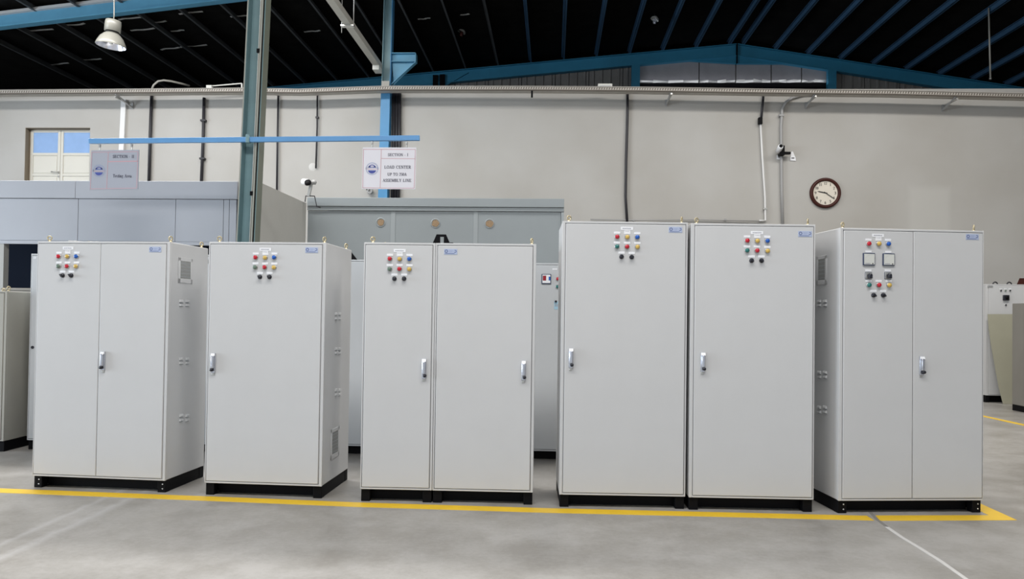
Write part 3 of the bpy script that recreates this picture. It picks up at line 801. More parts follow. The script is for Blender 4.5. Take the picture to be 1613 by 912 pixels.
o = conduit('wall_conduit', 'white slanting conduit hanging from a short black pipe', [(1198, 194), (1201, 250), (1205, 310), (1206, 347), (1196, 347.5)], .022, 'pipe_white', clips=((1205.3, 329),))
b = B(); b.tube([at(1203, 146, Y=YW - .06), at(1199, 188, Y=YW - .06)], .026, 'pipe_black', 8); p = at(1198, 190, Y=YW - .06)
b.box((p.x - .05, p.y - .05, p.z - .08), (p.x + .03, p.y + .04, p.z + .06), 'black', .005); b.build('black_sleeve', o, label='black upper sleeve')
conduit('wall_conduit', 'grey conduit curving down from the tray to the wall camera beside the clock', [(1292, 147.5), (1265, 149), (1248, 154), (1238, 161), (1232, 173), (1230.5, 200), (1231.5, 300), (1233, 356)], .030, 'pipe_grey', clips=((1230.6, 182),))
b = B(); p, q = at(195.5, 157, Y=YW - .03), at(190.5, 262, Y=YW - .03)
b.bar(p, q, .11, .06, 'pipe_white', up=Vector((0, 1, 0)), bev=.004); o = tag(b.build('wall_trunking'), 'white flat trunking on the wall above the Testing Area sign', 'trunking')
p = at(201, 158, Y=YW - .03)

# wall camera on the conduit beside the clock
p = at(1234, 237, Y=YW - .2)
cam1 = thing('security_camera', 'black and white camera on the grey conduit left of the clock', 'camera', p)
b = B(); b.box((-.07, .0, -.10), (.03, .16, .11), 'black', .008); b.box((.02, .02, -.07), (.16, .10, -.02), 'black', .006); b.build('bracket', cam1)
b = B(); b.lathe([(0, .1), (.045, .1), (.055, .085), (.055, -.1), (0, -.1)], 'white_plate', 16, Matrix.Translation((-.09, -.03, .03)) @ Matrix.Rotation(math.radians(70), 4, 'X')); b.build('housing', cam1)
b = B(); b.lathe([(0, .012), (.036, .012), (.036, 0)], 'black', 14, Matrix.Translation((-.09, -.128, .064)) @ Matrix.Rotation(math.radians(70), 4, 'X')); b.build('lens', cam1)
p = at(1227, 247.5, Y=YW - .012); b = B(); b.box((-.045, -.006, -.05), (.045, .01, .045), 'white_plate', .003); b.box((-.02, -.008, -.02), (.02, -.006, .015), 'pipe_grey')
o = b.build('wall_tag'); o.location = p; tag(o, 'tiny square white tag on the wall under the camera', 'tag')
p = at(1249, 246, Y=YW - .02); b = B(); b.prism([(-.055, 0, -.09), (.065, 0, -.10), (.055, 0, -.03), (.0, 0, .10), (-.03, 0, .10), (-.045, 0, 0)], (0, .018, 0), 'white_plate'); b.box((-.03, -.004, -.05), (.03, 0, -.03), 'ink')
o = b.build('wall_tag'); o.location = p; tag(o, 'small pointed white tag hanging right of the wall camera', 'tag')
# small bracket with hole left under the first sign
p = at(583.5, 301.5, Y=YW - .06); b = B(); b.lathe([(.03, 0), (.06, 0), (.06, .07), (.03, .07), (.03, 0)], 'pipe_grey', 14, rot_front()); b.box((-.08, -.05, .02), (.0, -.02, .07), 'black')
o = b.build('wall_socket'); o.location = p; tag(o, 'small dark round fitting on the wall below the SECTION - I sign', 'fitting')

# clock
p = at(1299.5, 304.3, Y=YW - .005); R = 23.6 / FPX * YW
clk = thing('wall_clock', 'round wall clock with dark red wooden frame and cream dial', 'clock', p)
fr = rot_front()
b = B(); b.lathe([(R * .78, .02), (R * .80, .05), (R * .88, .07), (R * .97, .055), (R, .03), (R, 0)], 'wood', 48, fr); b.build('frame', clk)
b = B(); b.lathe([(0, .025), (R * .81, .025)], 'dial', 40, fr); b.build('dial', clk)
for k in range(1, 13):
    a = math.pi / 2 - k * math.pi / 6
    lettering(str(k), R * (.12 if k < 10 else .2), R * .17, 'ink', (R * .63 * math.cos(a), -.028, R * .63 * math.sin(a)), 'numeral', clk)
for (ang, L, w0, nm) in ((282, .54, .034, 'hour_hand'), (124, .70, .022, 'minute_hand')):
    a = math.radians(90 - ang); d = Vector((math.cos(a), 0, math.sin(a))); n = Vector((-d.z, 0, d.x))
    b = B(); y = Vector((0, -.034 if nm[0] == 'h' else -.04, 0))
    b.prism([y - d * R * .12 - n * R * w0, y + d * R * L * .75 - n * R * w0, y + d * R * L, y + d * R * L * .75 + n * R * w0, y - d * R * .12 + n * R * w0], (0, .003, 0), 'ink'); b.build(nm, clk)

# ------------------------------------------------------------------ HIGH BAY LAMP AND SUSPENSION RODS
YL = 13.0
rc = at(174.5, 73.0, Y=YL)
lamp = thing('pendant_lamp', 'grey high-bay pendant lamp with bell shaped reflector hanging at upper left', 'lamp', rc)
lamp.rotation_euler = (0, math.radians(5), 0)
k = YL / FPX
b = B(); b.lathe([(22.4 * k, 0), (22.8 * k, .015), (21.5 * k, .06), (17.5 * k, .15), (12 * k, .215), (8 * k, .235)], 'lamp_grey', 36); b.build('shade', lamp)
b = B(); b.lathe([(22.2 * k, .004), (20.8 * k, .055), (16.8 * k, .14), (11 * k, .20), (0, .222)], 'reflector', 36); b.build('reflector', lamp, label='silvery inner reflector')
b = B(); b.lathe([(7 * k, .235), (9.5 * k, .24), (9.5 * k, .262), (12.2 * k, .268), (12.4 * k, .40), (11.6 * k, .46), (6 * k, .475), (0, .478)], 'lamp_grey', 28); b.lathe([(9.6 * k, .243), (10.4 * k, .246), (10.4 * k, .264), (9.6 * k, .266)], 'black', 28); b.build('housing', lamp)
b = B(); b.lathe([(0, .03), (.03, .045), (.04, .09), (.022, .16), (.02, .22), (0, .22)], 'glass_face', 16); b.build('bulb', lamp)
q = at(176.5, -40, Y=YL) - rc; lt = math.radians(-5)
q = Vector((q.x * math.cos(lt) + q.z * math.sin(lt), q.y, -q.x * math.sin(lt) + q.z * math.cos(lt)))
b = B(); b.tube([(0, 0, .47), (0, 0, .56), q * (4.0 / q.z)], .011, 'lamp_grey', 8); b.build('rod', lamp)
for (x0, y0, x1, y1, Y, lab) in ((1556.5, -20, 1560, 122, 18.0, 'thin pale suspension rod hanging from the roof at upper right'),):
    p, q = at(x0, y0, Y=Y), at(x1, y1, Y=Y); d = (p - q).normalized()
    b = B(); b.tube([q, q + d * ((rz(q.x) + .1 - q.z) / d.z)], .02, 'duct_beige', 6); b.tube([q + Vector((0, 0, .0)), q - Vector((0, 0, .05))], .03, 'steel', 6)
    tag(b.build('suspension_rod'), lab, 'rod')
for (px, py, lab, cl) in ((727, 51, 'small distant roof lamp with red guard, above the wall centre', 'red'), (1031, 31, 'small silver shape standing in for crumpled glints under the dark roof near the ridge', None)):  # the second one stands in for bright glints under the roof
    p = at(px, py, Y=19.5); lt_ = thing('roof_lamp', lab, 'lamp', p)
    b = B(); b.lathe([(.11, 0), (.10, .04), (.04, .09), (0, .10)], 'foil', 16, Matrix.Rotation(.4, 4, 'Y')); b.build('shade', lt_)
    b = B(); b.lathe([(.035, -.10), (.05, -.04), (.03, .02)], 'wood' if cl else 'reflector', 10); b.build('bulb', lt_)
    b = B(); b.tube([(0, 0, .12), (0, 0, rz(p.x) + .1 - p.z)], .008, 'pipe_black', 6); b.build('rod', lt_)


# ------------------------------------------------------------------ SHEET-METAL BOOTHS
YB1, YB2 = 10.2, 12.2
xr1 = at(409, 285, Y=YB1).x
ft, fb, pb = at(200, 286, Y=YB1).z, at(200, 313.5, Y=YB1).z, at(200, 380.2, Y=YB1).z
bth = thing('sheet_metal_booth', 'blue-grey sheet metal booth at left behind the first two cabinets', 'booth', (-7, YB1, 0))
ox = Vector((-7, YB1, 0))
def X1(px, y=340): return at(px, y, Y=YB1).x + 7
fs = [X1(-160), X1(122.2, 300), X1(376.2, 300)]
for x0, x1 in zip(fs, fs[1:]):
    b = B(); b.box((x0 + .002, -.05, fb), (x1 - .002, 0, ft), 'booth', .004); b.build('fascia', bth)
ps = [X1(-160), X1(-30), X1(124.5), X1(277.6), X1(353), X1(362), X1(373.5)]
for x0, x1 in zip(ps, ps[1:]):
    b = B(); b.box((x0 + .003, -.02, pb), (x1 - .003, .03, fb - .004), 'booth', .003); b.build('wall_panel', bth)
b = B(); b.box((ps[0], -.035, pb - .05), (xr1 + 7, .03, pb - .003), 'booth', .003); b.build('bottom_rail', bth)
b = B(); b.prism([(xr1 + 7 - .04, .0, 0), (xr1 + 7, .0, 0), (xr1 + 7, .0, ft), (xr1 + 7 - .04, .0, ft)], (0, YB2 - YB1 - .02, 0), 'booth_side'); b.build('side_panel', bth, label='warm grey side panel')
b = B(); b.box((fs[0], 0, ft - .06), (xr1 + 7 - .04, YB2 - YB1 - .1, ft - .02), 'booth_side'); b.build('roof_panel', bth)
b = B(); b.box((ps[0], 1.2, 0), (xr1 + 7 - .04, 1.25, ft - .06), 'dark_room'); b.build('inner_wall', bth, label='inner wall coloured near-black for the unlit booth inside')
b = B(); b.box((X1(-14, 420), -.02, 0), (X1(7, 420), .08, pb - .05), 'booth_side'); b.build('post', bth)
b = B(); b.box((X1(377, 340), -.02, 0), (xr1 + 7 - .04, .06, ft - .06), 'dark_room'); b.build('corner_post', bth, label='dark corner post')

t2 = at(650, 312.5, Y=YB2).z; l2 = at(650, 326, Y=YB2).z; m2 = at(650, 332.5, Y=YB2).z
x2a, x2b = at(485, 330, Y=YB2).x, at(888.5, 330, Y=YB2).x
bo2 = thing('sheet_metal_booth', 'dull grey sheet metal booth with three round holes behind the middle cabinets', 'booth', (x2a, YB2, 0))
def X2(px, y=350): return at(px, y, Y=YB2).x - x2a
b = B(); b.box((0, -.05, l2), (x2b - x2a, .02, t2), 'booth2', .004); b.build('fascia', bo2)
b = B(); b.box((0, -.035, m2), (x2b - x2a, .02, l2 - .006), 'booth2', .004); b.build('fascia', bo2)
pe = [0, X2(619.5), X2(749.5), X2(884)]
for x0, x1 in zip(pe, pe[1:]):
    b = B(); b.box((x0 + .004, -.015, 0), (x1 - .004, .03, m2 - .006), 'booth2', .003); b.build('wall_panel', bo2)
for px in (619.5, 749.5):
    b = B(); b.box((X2(px) - .035, -.02, 0), (X2(px) + .035, -.012, m2 - .006), 'tape', .002); b.build('seam_strip', bo2)
b = B(); b.box((X2(884), -.03, 0), (x2b - x2a, .06, m2 - .006), 'tape', .004); b.build('corner_post', bo2)
b = B(); b.box((x2b - x2a - .04, .06, 0), (x2b - x2a, 3.5, t2 - .02), 'booth2'); b.build('side_panel', bo2)
b = B(); b.box((0, .02, t2 - .06), (x2b - x2a - .04, 3.4, t2 - .02), 'booth2'); b.build('roof_panel', bo2)
for (px, py) in ((600, 350.5), (686.2, 352), (771.2, 352.5)):
    p = at(px, py, Y=YB2); rr = 6.8 / FPX * YB2
    b = B(); mt = Matrix.Translation((p.x - x2a, -.016, p.z)) @ rot_front()
    b.lathe([(rr * 1.12, 0), (rr * 1.12, .004), (rr * .95, .006), (rr * .9, .0)], 'tape', 20, mt)
    pts = [(rr * (.72 + .24 * random.random()) * math.cos(2 * math.pi * i / 14), 0, rr * (.72 + .24 * random.random()) * math.sin(2 * math.pi * i / 14)) for i in range(14)]
    b.prism([(p.x - x2a + q[0], -.024, p.z + q[2]) for q in pts], (0, .007, 0), 'rust'); b.build('vent_hole', bo2, label='round hole packed with brown insulation')

# bullet camera on a stalk on the booth corner
p = at(487.5, 287.5, Y=YB2 - .2); pbase = at(489, 318, Y=YB2 - .2)
cm = thing('security_camera', 'white bullet camera on a thin stalk above the grey booth corner', 'camera', pbase)
q = p - pbase; q.y = 0
b = B(); b.bar((q.x * .2 - .03, 0, .09), (q.x + .03, 0, q.z - .02), .045, .05, 'steel', up=Vector((0, 1, 0))); b.bar((q.x * .2 - .075, 0, .095), (q.x * .2 + .07, 0, .095), .03, .012, 'pipe_black')
b.bar((q.x * .2 - .075, 0, .095), (q.x * .2 - .085, 0, .0), .012, .012, 'pipe_black', up=Vector((0, 1, 0))); b.bar((q.x * .2 + .07, 0, .095), (q.x * .2 + .11, 0, -.07), .012, .012, 'pipe_black', up=Vector((0, 1, 0))); b.bar((q.x * .2 + .10, 0, -.07), (q.x * .2 + .17, 0, -.09), .02, .02, 'pipe_black'); b.build('stalk', cm)
b = B(); mt = Matrix.Translation((q.x - .02, -.03, q.z)) @ Matrix.Rotation(math.radians(-80), 4, 'Y') @ Matrix.Rotation(math.radians(-25), 4, 'X')
b.lathe([(0, -.02), (.045, -.02), (.05, 0), (.05, .1), (0, .1)], 'white_plate', 16, mt); b.build('housing', cm)
b = B(); mt2 = Matrix.Translation((q.x + .0, -.075, q.z - .02)); b.lathe([(0, .03), (.05, .03), (.058, 0), (0, 0)], 'black', 16, mt2 @ Matrix.Rotation(math.radians(60), 4, 'X')); b.lathe([(0, .04), (.03, .04), (.045, .0), (.03, -.03), (0, -.03)], 'pipe_grey', 12, Matrix.Translation((q.x + .075, 0, q.z))); b.build('lens', cm)


# ------------------------------------------------------------------ ELECTRICAL CABINETS
def hit(px, py, org, yaw, off=0.0):
    """local (x, z) on a vertical face through org turned by yaw, pushed out by off"""
    d = W @ Vector(((px - CXP) / FPX, (CYP - py) / FPX, 1.0)); n = Vector((math.sin(yaw), -math.cos(yaw), 0))
    o = Vector(org) + n * off; t = (o - EYEV).dot(n) / d.dot(n); p = EYEV + d * t - Vector(org)
    return p.x * math.cos(yaw) + p.y * math.sin(yaw), p.z


def eyebolt(parent, x, y, z, s=1.0, m='brass', turn=.9):
    b = B(); r_ = .0185 * s
    mt = Matrix.Translation((x, y, z)) @ Matrix.Rotation(turn, 4, 'Z')
    b.lathe([(0, 0), (.017 * s, 0), (.017 * s, .008 * s), (.009 * s, .016 * s), (.009 * s, .024 * s)], m, 12, mt)
    b.tube([mt @ Vector((r_ * math.cos(2 * math.pi * i / 16), 0, .04 * s + r_ * math.sin(2 * math.pi * i / 16))) for i in range(16)], .0068 * s, m, 8, closed=True)
    return b.build('eyebolt', parent)


def pilot(parent, x, y, z, m, r_=.0185):
    b = B(); mt = Matrix.Translation((x, y, z)) @ rot_front()
    b.lathe([(0, 0), (r_ * 1.08, 0), (r_ * 1.08, .006), (r_ * .92, .008)], 'steel', 18, mt)
    b.lathe([(r_ * .92, .006), (r_ * .9, .016), (r_ * .62, .022), (0, .024)], m, 18, mt); return b.build('pilot_light', parent)


def selector(parent, x, y, z, r_=.0165):
    b = B(); mt = Matrix.Translation((x, y, z)) @ rot_front()
    b.lathe([(0, 0), (r_ * 1.1, 0), (r_ * 1.1, .006), (r_ * .9, .009), (r_ * .85, .018), (0, .018)], 'black_plastic', 18, mt)
    b.box((-.0055, -.034, -r_ * .8), (.0055, -.016, r_ * .8), 'black_plastic', .002, 1, Matrix.Translation((x, y, z)) @ Matrix.Rotation(-.7, 4, 'Y')); return b.build('selector_switch', parent)


def plate(parent, x, y, z, w, h, m='white_plate', name='legend_plate', ink=True):
    b = B(); b.box((x - w / 2, y - .0025, z - h / 2), (x + w / 2, y, z + h / 2), m, .001, 1)
    if ink:
        n = max(2, int(w / .012))
        for i in range(n):
            xa = x - w * .36 + w * .72 * i / n
            b.box((xa, y - .0032, z - h * .14), (xa + w * .72 / n * .6, y - .0024, z + h * .16), 'print_grey')
    return b.build(name, parent)


def nameplate(parent, x, y, z, w=.106, h=.046):
    b = B(); b.box((x - w / 2, y - .0025, z - h / 2), (x + w / 2, y, z + h / 2), 'name_blue', .001, 1)
    yy = y - .003
    for s, rr in ((-1, .013), (1, .011)):
        cx_ = x + s * w * .33
        for i in range(16):
            if s > 0 and 5 <= i <= 9: continue
            a0_, a1_ = 2 * math.pi * i / 16, 2 * math.pi * (i + 1) / 16
            b.poly([(cx_ + rr * math.cos(q) * k_, yy, z + .004 + rr * math.sin(q) * k_) for q, k_ in ((a0_, 1), (a1_, 1), (a1_, .6), (a0_, .6))], 'plate_ink')
    b.box((x - w * .12, yy, z + .006), (x + w * .16, yy + .001, z + .010), 'plate_blue'); b.box((x - w * .12, yy, z - .004), (x + w * .12, yy + .001, z), 'plate_blue'); b.box((x - w * .42, yy, z - h * .36), (x + w * .3, yy + .001, z - h * .28), 'plate_ink')
    return b.build('nameplate', parent, label='small blue nameplate with round marks')


def swing_handle(parent, x, y, ztop, zbot, lock=-1, m='chrome'):
    h = ztop - zbot; w = .034
    b = B()
    b.box((x - w / 2, y - .014, zbot), (x + w / 2, y, ztop), m, .004)
    b.box((x - w * .36, y - .034, zbot + h * .24), (x + w * .36, y - .012, ztop - h * .13), m, .006)
    b.prism([(x - w / 2 + .001, y - .014, ztop - h * .14), (x + w / 2 - .001, y - .014, ztop - h * .14), (x + w / 2 - .001, y - .03, ztop - h * .14), (x - w / 2 + .001, y - .03, ztop - h * .14)], (0, .012, h * .13), 'white_plate')
    b.lathe([(0, .03), (.012, .03), (.0145, .012), (.0145, 0)], 'black_plastic', 14, Matrix.Translation((x + lock * .007, y - .006, zbot + h * .17)) @ rot_front())
    b.box((x - w * .4, y - .004, zbot - .018), (x + w * .25, y, zbot + .002), 'steel', .002)
    return b.build('handle', parent, label='chrome swing handle with black lock')


def louvre(parent, side, ypos, z):
    """pressed vent hood on a side wall, side = local x of that wall, +-1"""
    xx, s = side
    b = B(); b.prism([(xx, ypos - .028, z - .012), (xx + s * .012, ypos - .024, z - .010), (xx + s * .009, ypos - .024, z + .004), (xx, ypos - .028, z + .010)], (0, .052, 0), 'paint')
    b.box((min(xx, xx + s * .002), ypos - .026, z - .018), (max(xx, xx + s * .002), ypos + .026, z - .012), 'tape')  # darker strip painted in for the shade under the hood
    return b.build('vent_louvre', parent)


def grille(parent, side, y0, y1, z0, z1, m='paint'):
    xx, s = side
    b = B(); lo = lambda t: (min(xx, xx + s * t), max(xx, xx + s * t))
    f_ = .03
    for (ya, yb, za, zb) in ((y0, y1, z0, z0 + f_ * 1.3), (y0, y1, z1 - f_, z1), (y0, y0 + f_, z0, z1), (y1 - f_, y1, z0, z1)):
        b.box((lo(.007)[0], ya, za), (lo(.007)[1], yb, zb), m, .003, 1)
    o = b.build('filter_grille', parent)
    b = B(); b.box((lo(.005)[0], y0 + f_, z0 + f_), (lo(.005)[1], y1 - f_, z1 - f_), 'mesh_grey'); b.build('filter_mesh', o)
    b = B(); n = max(3, int((z1 - z0 - 2 * f_) / .03))
    for k_ in range(n):
        z = z0 + f_ * 1.3 + (z1 - z0 - 2.4 * f_) * (k_ + .5) / n
        b.box((lo(.006)[0], y0 + f_, z - .002), (lo(.006)[1], y1 - f_, z + .002), 'tape')
    b.build('grille_bars', o); return o


def cabinet(name, label, fl, fr, h, depth, units, mat_='paint', plinth=.10, gasket='gasket', eyes=True, group=None, bolts=False):
    """fl, fr: floor corners of the front; units: one list per bolted body: (x0, x1, [(door x0, x1)])"""
    fl, fr = Vector(fl), Vector(fr); yaw = math.atan2(fr.y - fl.y, fr.x - fl.x); w = (fr - fl).length
    root = thing(name, label, 'cabinet', fl, yaw, group)
    doors = []; PR = .022
    for (x0, x1, dd) in units:
        b = B(); b.box((x0, PR, plinth), (x1, depth, h), mat_, .008, 2); b.build('body', root)
        for (d0, d1) in dd:
            b = B(); b.box((d0, 0, plinth + .018), (d1, PR - .006, h - .02), mat_, .0045, 2); dr = b.build('door', root)
            b = B(); b.box((d0 - .004, PR - .010, plinth + .014), (d1 + .004, PR + .002, h - .016), gasket); b.build('gasket', dr)
            doors.append(dr)
        e0, e1 = dd[0][0] - .0045, dd[-1][1] + .0045
        b = B()
        for (xa, xb, za, zb) in ((x0, e0, plinth, h), (e1, x1, plinth, h), (e0, e1, plinth, plinth + .0135), (e0, e1, h - .0155, h)):
            b.box((xa, .004, za), (xb, PR + .004, zb), mat_, .002, 1)
        b.build('front_frame', root)
        for cx_ in (x0 + .005, x1 - .075):
            for cy_ in (PR, depth - .07):
                b = B(); b.box((cx_, cy_, 0), (cx_ + .07, cy_ + .07, plinth - .002), 'black', .003, 1); o = b.build('plinth_corner', root)
                if cy_ == PR and bolts:
                    for bz, bx in ((.03, .045), (.068, .045)):
                        b = B(); b.lathe([(0, .004), (.005, .004), (.006, 0)], 'steel', 8, Matrix.Translation((cx_ + bx, cy_, bz)) @ rot_front()); b.build('bolt', o)
        b = B(); b.box((x0 + .07, PR + .085, .004), (x1 - .07, PR + .10, plinth - .004), 'black'); b.build('plinth_panel', root)
        for xx in (x0 + .008, x1 - .02):
            b = B(); b.box((xx, PR + .07, .002), (xx + .012, depth - .07, plinth - .004), 'black'); b.build('plinth_panel', root)
        b = B(); b.box((x0 + .07, depth - .03, .004), (x1 - .07, depth - .015, plinth - .004), 'black'); b.build('plinth_panel', root)
    if eyes:
        for ex in (units[0][0] + .055, units[-1][1] - .035):
            for ey in (PR + .05, depth - .06): eyebolt(root, ex, ey, h, .85, turn=.5 if ex < w / 2 else 1.1)
    return root, doors, fl, yaw


def devices(door, org, yaw, label_px, rows, sels, name_px=None, name_door=None, dark=False):
    """place label, pilot lights (px,py,material) and selectors seen at photograph positions on the door plane"""
    x, z = hit(*label_px, org, yaw); plate(door, x, 0, z, .096, .026, name='title_plate')
    for i, (px, py, m) in enumerate(rows):
        x, z = hit(px, py, org, yaw); pilot(door, x, 0, z, m); plate(door, x, 0, z + .031, .05, .018, ink=False)
        if i == 1: plate(door, x, 0, z + .046, .046, .013)
    for (px, py) in sels:
        x, z = hit(px, py, org, yaw); selector(door, x, 0, z); plate(door, x, 0, z + .032, .05, .018, ink=False)
    if name_px:
        x, z = hit(*name_px, org, yaw); nameplate(name_door or door, x, 0, z)


def xw(px, py, org, yaw): return hit(px, py, org, yaw)[0]


def side_at(px, py, org, yaw, xloc):
    """local (y, z) where the sight line meets the side wall at local x = xloc"""
    d = W @ Vector(((px - CXP) / FPX, (CYP - py) / FPX, 1.0)); n = Vector((math.cos(yaw), math.sin(yaw), 0))
    o = Vector(org) + n * xloc; t = (o - EYEV).dot(n) / d.dot(n); p = EYEV + d * t - Vector(org)
    return -p.x * math.sin(yaw) + p.y * math.cos(yaw), p.z


def louvres(root, org, yaw, xloc, s, px0, px1, rows):
    for (pa, pb) in rows:
        for px in (px0, px1):
            for py in (pa, pb):
                y, z = side_at(px, py, org, yaw, xloc); louvre(root, (xloc, s), y, z)


H1, H2 = 2.065, 2.245
FRONT = 'front row of light grey control cabinets'
# 1: double door, filter and louvres on its right side
fl, fr = at(49.5, 768.4, Z=0), at(259, 777, Z=0); w = (fr - fl).length; yw = math.atan2(fr.y - fl.y, fr.x - fl.x)
sx = xw(154.5, 580, fl, yw)
c1, d1, og, yw = cabinet('control_cabinet', 'light grey two-door control cabinet at the left end of the front row', fl, fr, H1, .63, [(0, w, [(.012, sx - .002), (sx + .002, w - .03)])], bolts=True)
devices(d1[0], og, yw, (107.4, 391), [(93, 404, 'red'), (106.8, 404, 'yellow'), (121, 404, 'blue'), (93, 419.5, 'greyg'), (106.3, 419.5, 'red'), (120.5, 419.5, 'yellow')], [(99, 434), (112.6, 434)], (244.7, 393), d1[1])
x, zt = hit(163.5, 553.4, og, yw); _, zb = hit(163.5, 583.7, og, yw); swing_handle(d1[1], x, 0, zt, zb)
louvres(c1, og, yw, w, 1, 285, 294.5, ((474, 480), (565, 571), (654, 661)))
y0, z1 = side_at(281, 405, og, yw, w); y1, z0 = side_at(302, 447, og, yw, w); grille(c1, (w, 1), y0, y1, z0, z1)
# loose film and a tab lying on top of the first cabinet
b = B()
for k, (pa, pb_, hh_) in enumerate(((85, 108, .022), (118, 147, .016))):
    xa, xb = xw(pa, 379, og, yw), xw(pb_, 379, og, yw)
    pts = [(xa, .25, .003), (xa + (xb - xa) * .3, .22, hh_), (xa + (xb - xa) * .65, .24, hh_ * .6), (xb, .26, .004)]
    for p, q in zip(pts, pts[1:]): b.bar(p, q, .12, .004, 'film')
o = b.build('plastic_film'); o.location = og + Vector((0, 0, H1 + .001)); o.rotation_euler = (0, 0, yw); tag(o, 'crumpled clear plastic film lying on top of the leftmost front cabinet', 'film')

# 2: single door
fl, fr = at(321, 780, Z=0), at(506, 786.3, Z=0); w = (fr - fl).length
c2, d2, og, yw = cabinet('control_cabinet', 'light grey single-door control cabinet second from left, handle on its left edge', fl, fr, H1, .72, [(0, w, [(.014, w - .03)])])
devices(d2[0], og, yw, (418, 393), [(403, 405.5, 'red'), (418.1, 406, 'yellow'), (432.4, 405.5, 'blue'), (402.4, 421, 'greyg'), (417.4, 421, 'red'), (432, 421.3, 'yellow')], [(409.7, 436.3), (424.7, 436.3)], (491, 394))
x, zt = hit(337, 556, og, yw); _, zb = hit(337, 587.6, og, yw); swing_handle(d2[0], x, 0, zt, zb)
louvres(c2, og, yw, w, 1, 529, 534.5, ((494, 501), (549, 555), (614, 620.5)))
y0, z1 = side_at(521, 677, og, yw, w); y1, z0 = side_at(533, 717, og, yw, w); grille(c2, (w, 1), y0, y1, z0, z1)

# 3: two bolted bodies
fl, fr = at(566.6, 790.3, Z=0), at(839.3, 796.3, Z=0); w = (fr - fl).length; yw = math.atan2(fr.y - fl.y, fr.x - fl.x)
sm = xw(683, 600, fl, yw)
c3, d3, og, yw = cabinet('control_cabinet', 'light grey double-width cabinet of two joined bodies with a handle on each door', fl, fr, H1, .62, [(0, sm - .0015, [(.014, sm - .024)]), (sm + .0015, w, [(sm + .018, w - .026)])])
devices(d3[0], og, yw, (629.7, 395), [(614.2, 407.6, 'red'), (629.7, 408, 'yellow'), (645, 408, 'blue'), (614, 423.7, 'greyg'), (629.5, 423.7, 'red'), (645, 424, 'yellow')], [(621.3, 439), (636.6, 439)], (710, 396.6), d3[1])
x, zt = hit(668.4, 565, og, yw); _, zb = hit(668.4, 597, og, yw); swing_handle(d3[0], x, 0, zt, zb, 1)
x, zt = hit(825, 568, og, yw); _, zb = hit(825, 599.5, og, yw); swing_handle(d3[1], x, 0, zt, zb, 1)
# black slotted lifting lug on its roof
xl = hit(696.5, 375, og, yw, -.3)[0]
yy = .30
K = 1.06
b = B()
for poly in ([(-.085, 0), (-.045, .095), (-.016, .095), (-.016, 0)], [(.013, 0), (.013, .095), (.03, .095), (.058, .032), (.085, .032), (.098, .02), (.098, 0)], [(-.016, .076), (-.016, .095), (.013, .095), (.013, .076)], [(-.016, 0), (-.016, .026), (.013, .026), (.013, 0)]):
    b.prism([(xl + x_ * K, yy, H1 + z_ * K) for x_, z_ in poly], (0, .012, 0), 'black')
b.build('lifting_lug', c3, label='black slotted steel lifting lug')

# 4 and 5: tall single-door pair
fl, fr = at(880.6, 799.5, Z=0), at(1079.4, 803, Z=0); w = (fr - fl).length
c4, d4, og, yw = cabinet('control_cabinet', 'tall light grey single-door cabinet, left one of the two tall neighbours', fl, fr, H2, .62, [(0, w, [(.028, w - .016)])])
devices(d4[0], og, yw, (987.6, 360), [(972, 373, 'red'), (988, 373.4, 'yellow'), (1003.7, 373.7, 'blue'), (971.8, 388.4, 'green'), (987.6, 388.7, 'red'), (1004, 389, 'yellow')], [(979, 404.5), (995, 405)], (1064, 362))
x, zt = hit(899.5, 548.5, og, yw); _, zb = hit(899.5, 580, og, yw); swing_handle(d4[0], x, 0, zt, zb, 1)

fl, fr = at(1084.9, 804, Z=0), at(1281.8, 808.0, Z=0); w = (fr - fl).length
c5, d5, og, yw = cabinet('control_cabinet', 'tall light grey single-door cabinet, right one of the two tall neighbours', fl, fr, H2 - .008, .62, [(0, w, [(.030, w - .014)])])
devices(d5[0], og, yw, (1192.5, 366.7), [(1176.7, 379, 'red'), (1192.7, 379.5, 'yellow'), (1208.5, 379.5, 'blue'), (1176.5, 394.5, 'green'), (1192.3, 394.7, 'red'), (1208.7, 395.3, 'yellow')], [(1183.8, 410.5), (1199.4, 410.5)], (1268, 368.6))
x, zt = hit(1107, 555, og, yw); _, zb = hit(1107, 586, og, yw); swing_handle(d5[0], x, 0, zt, zb, 1)

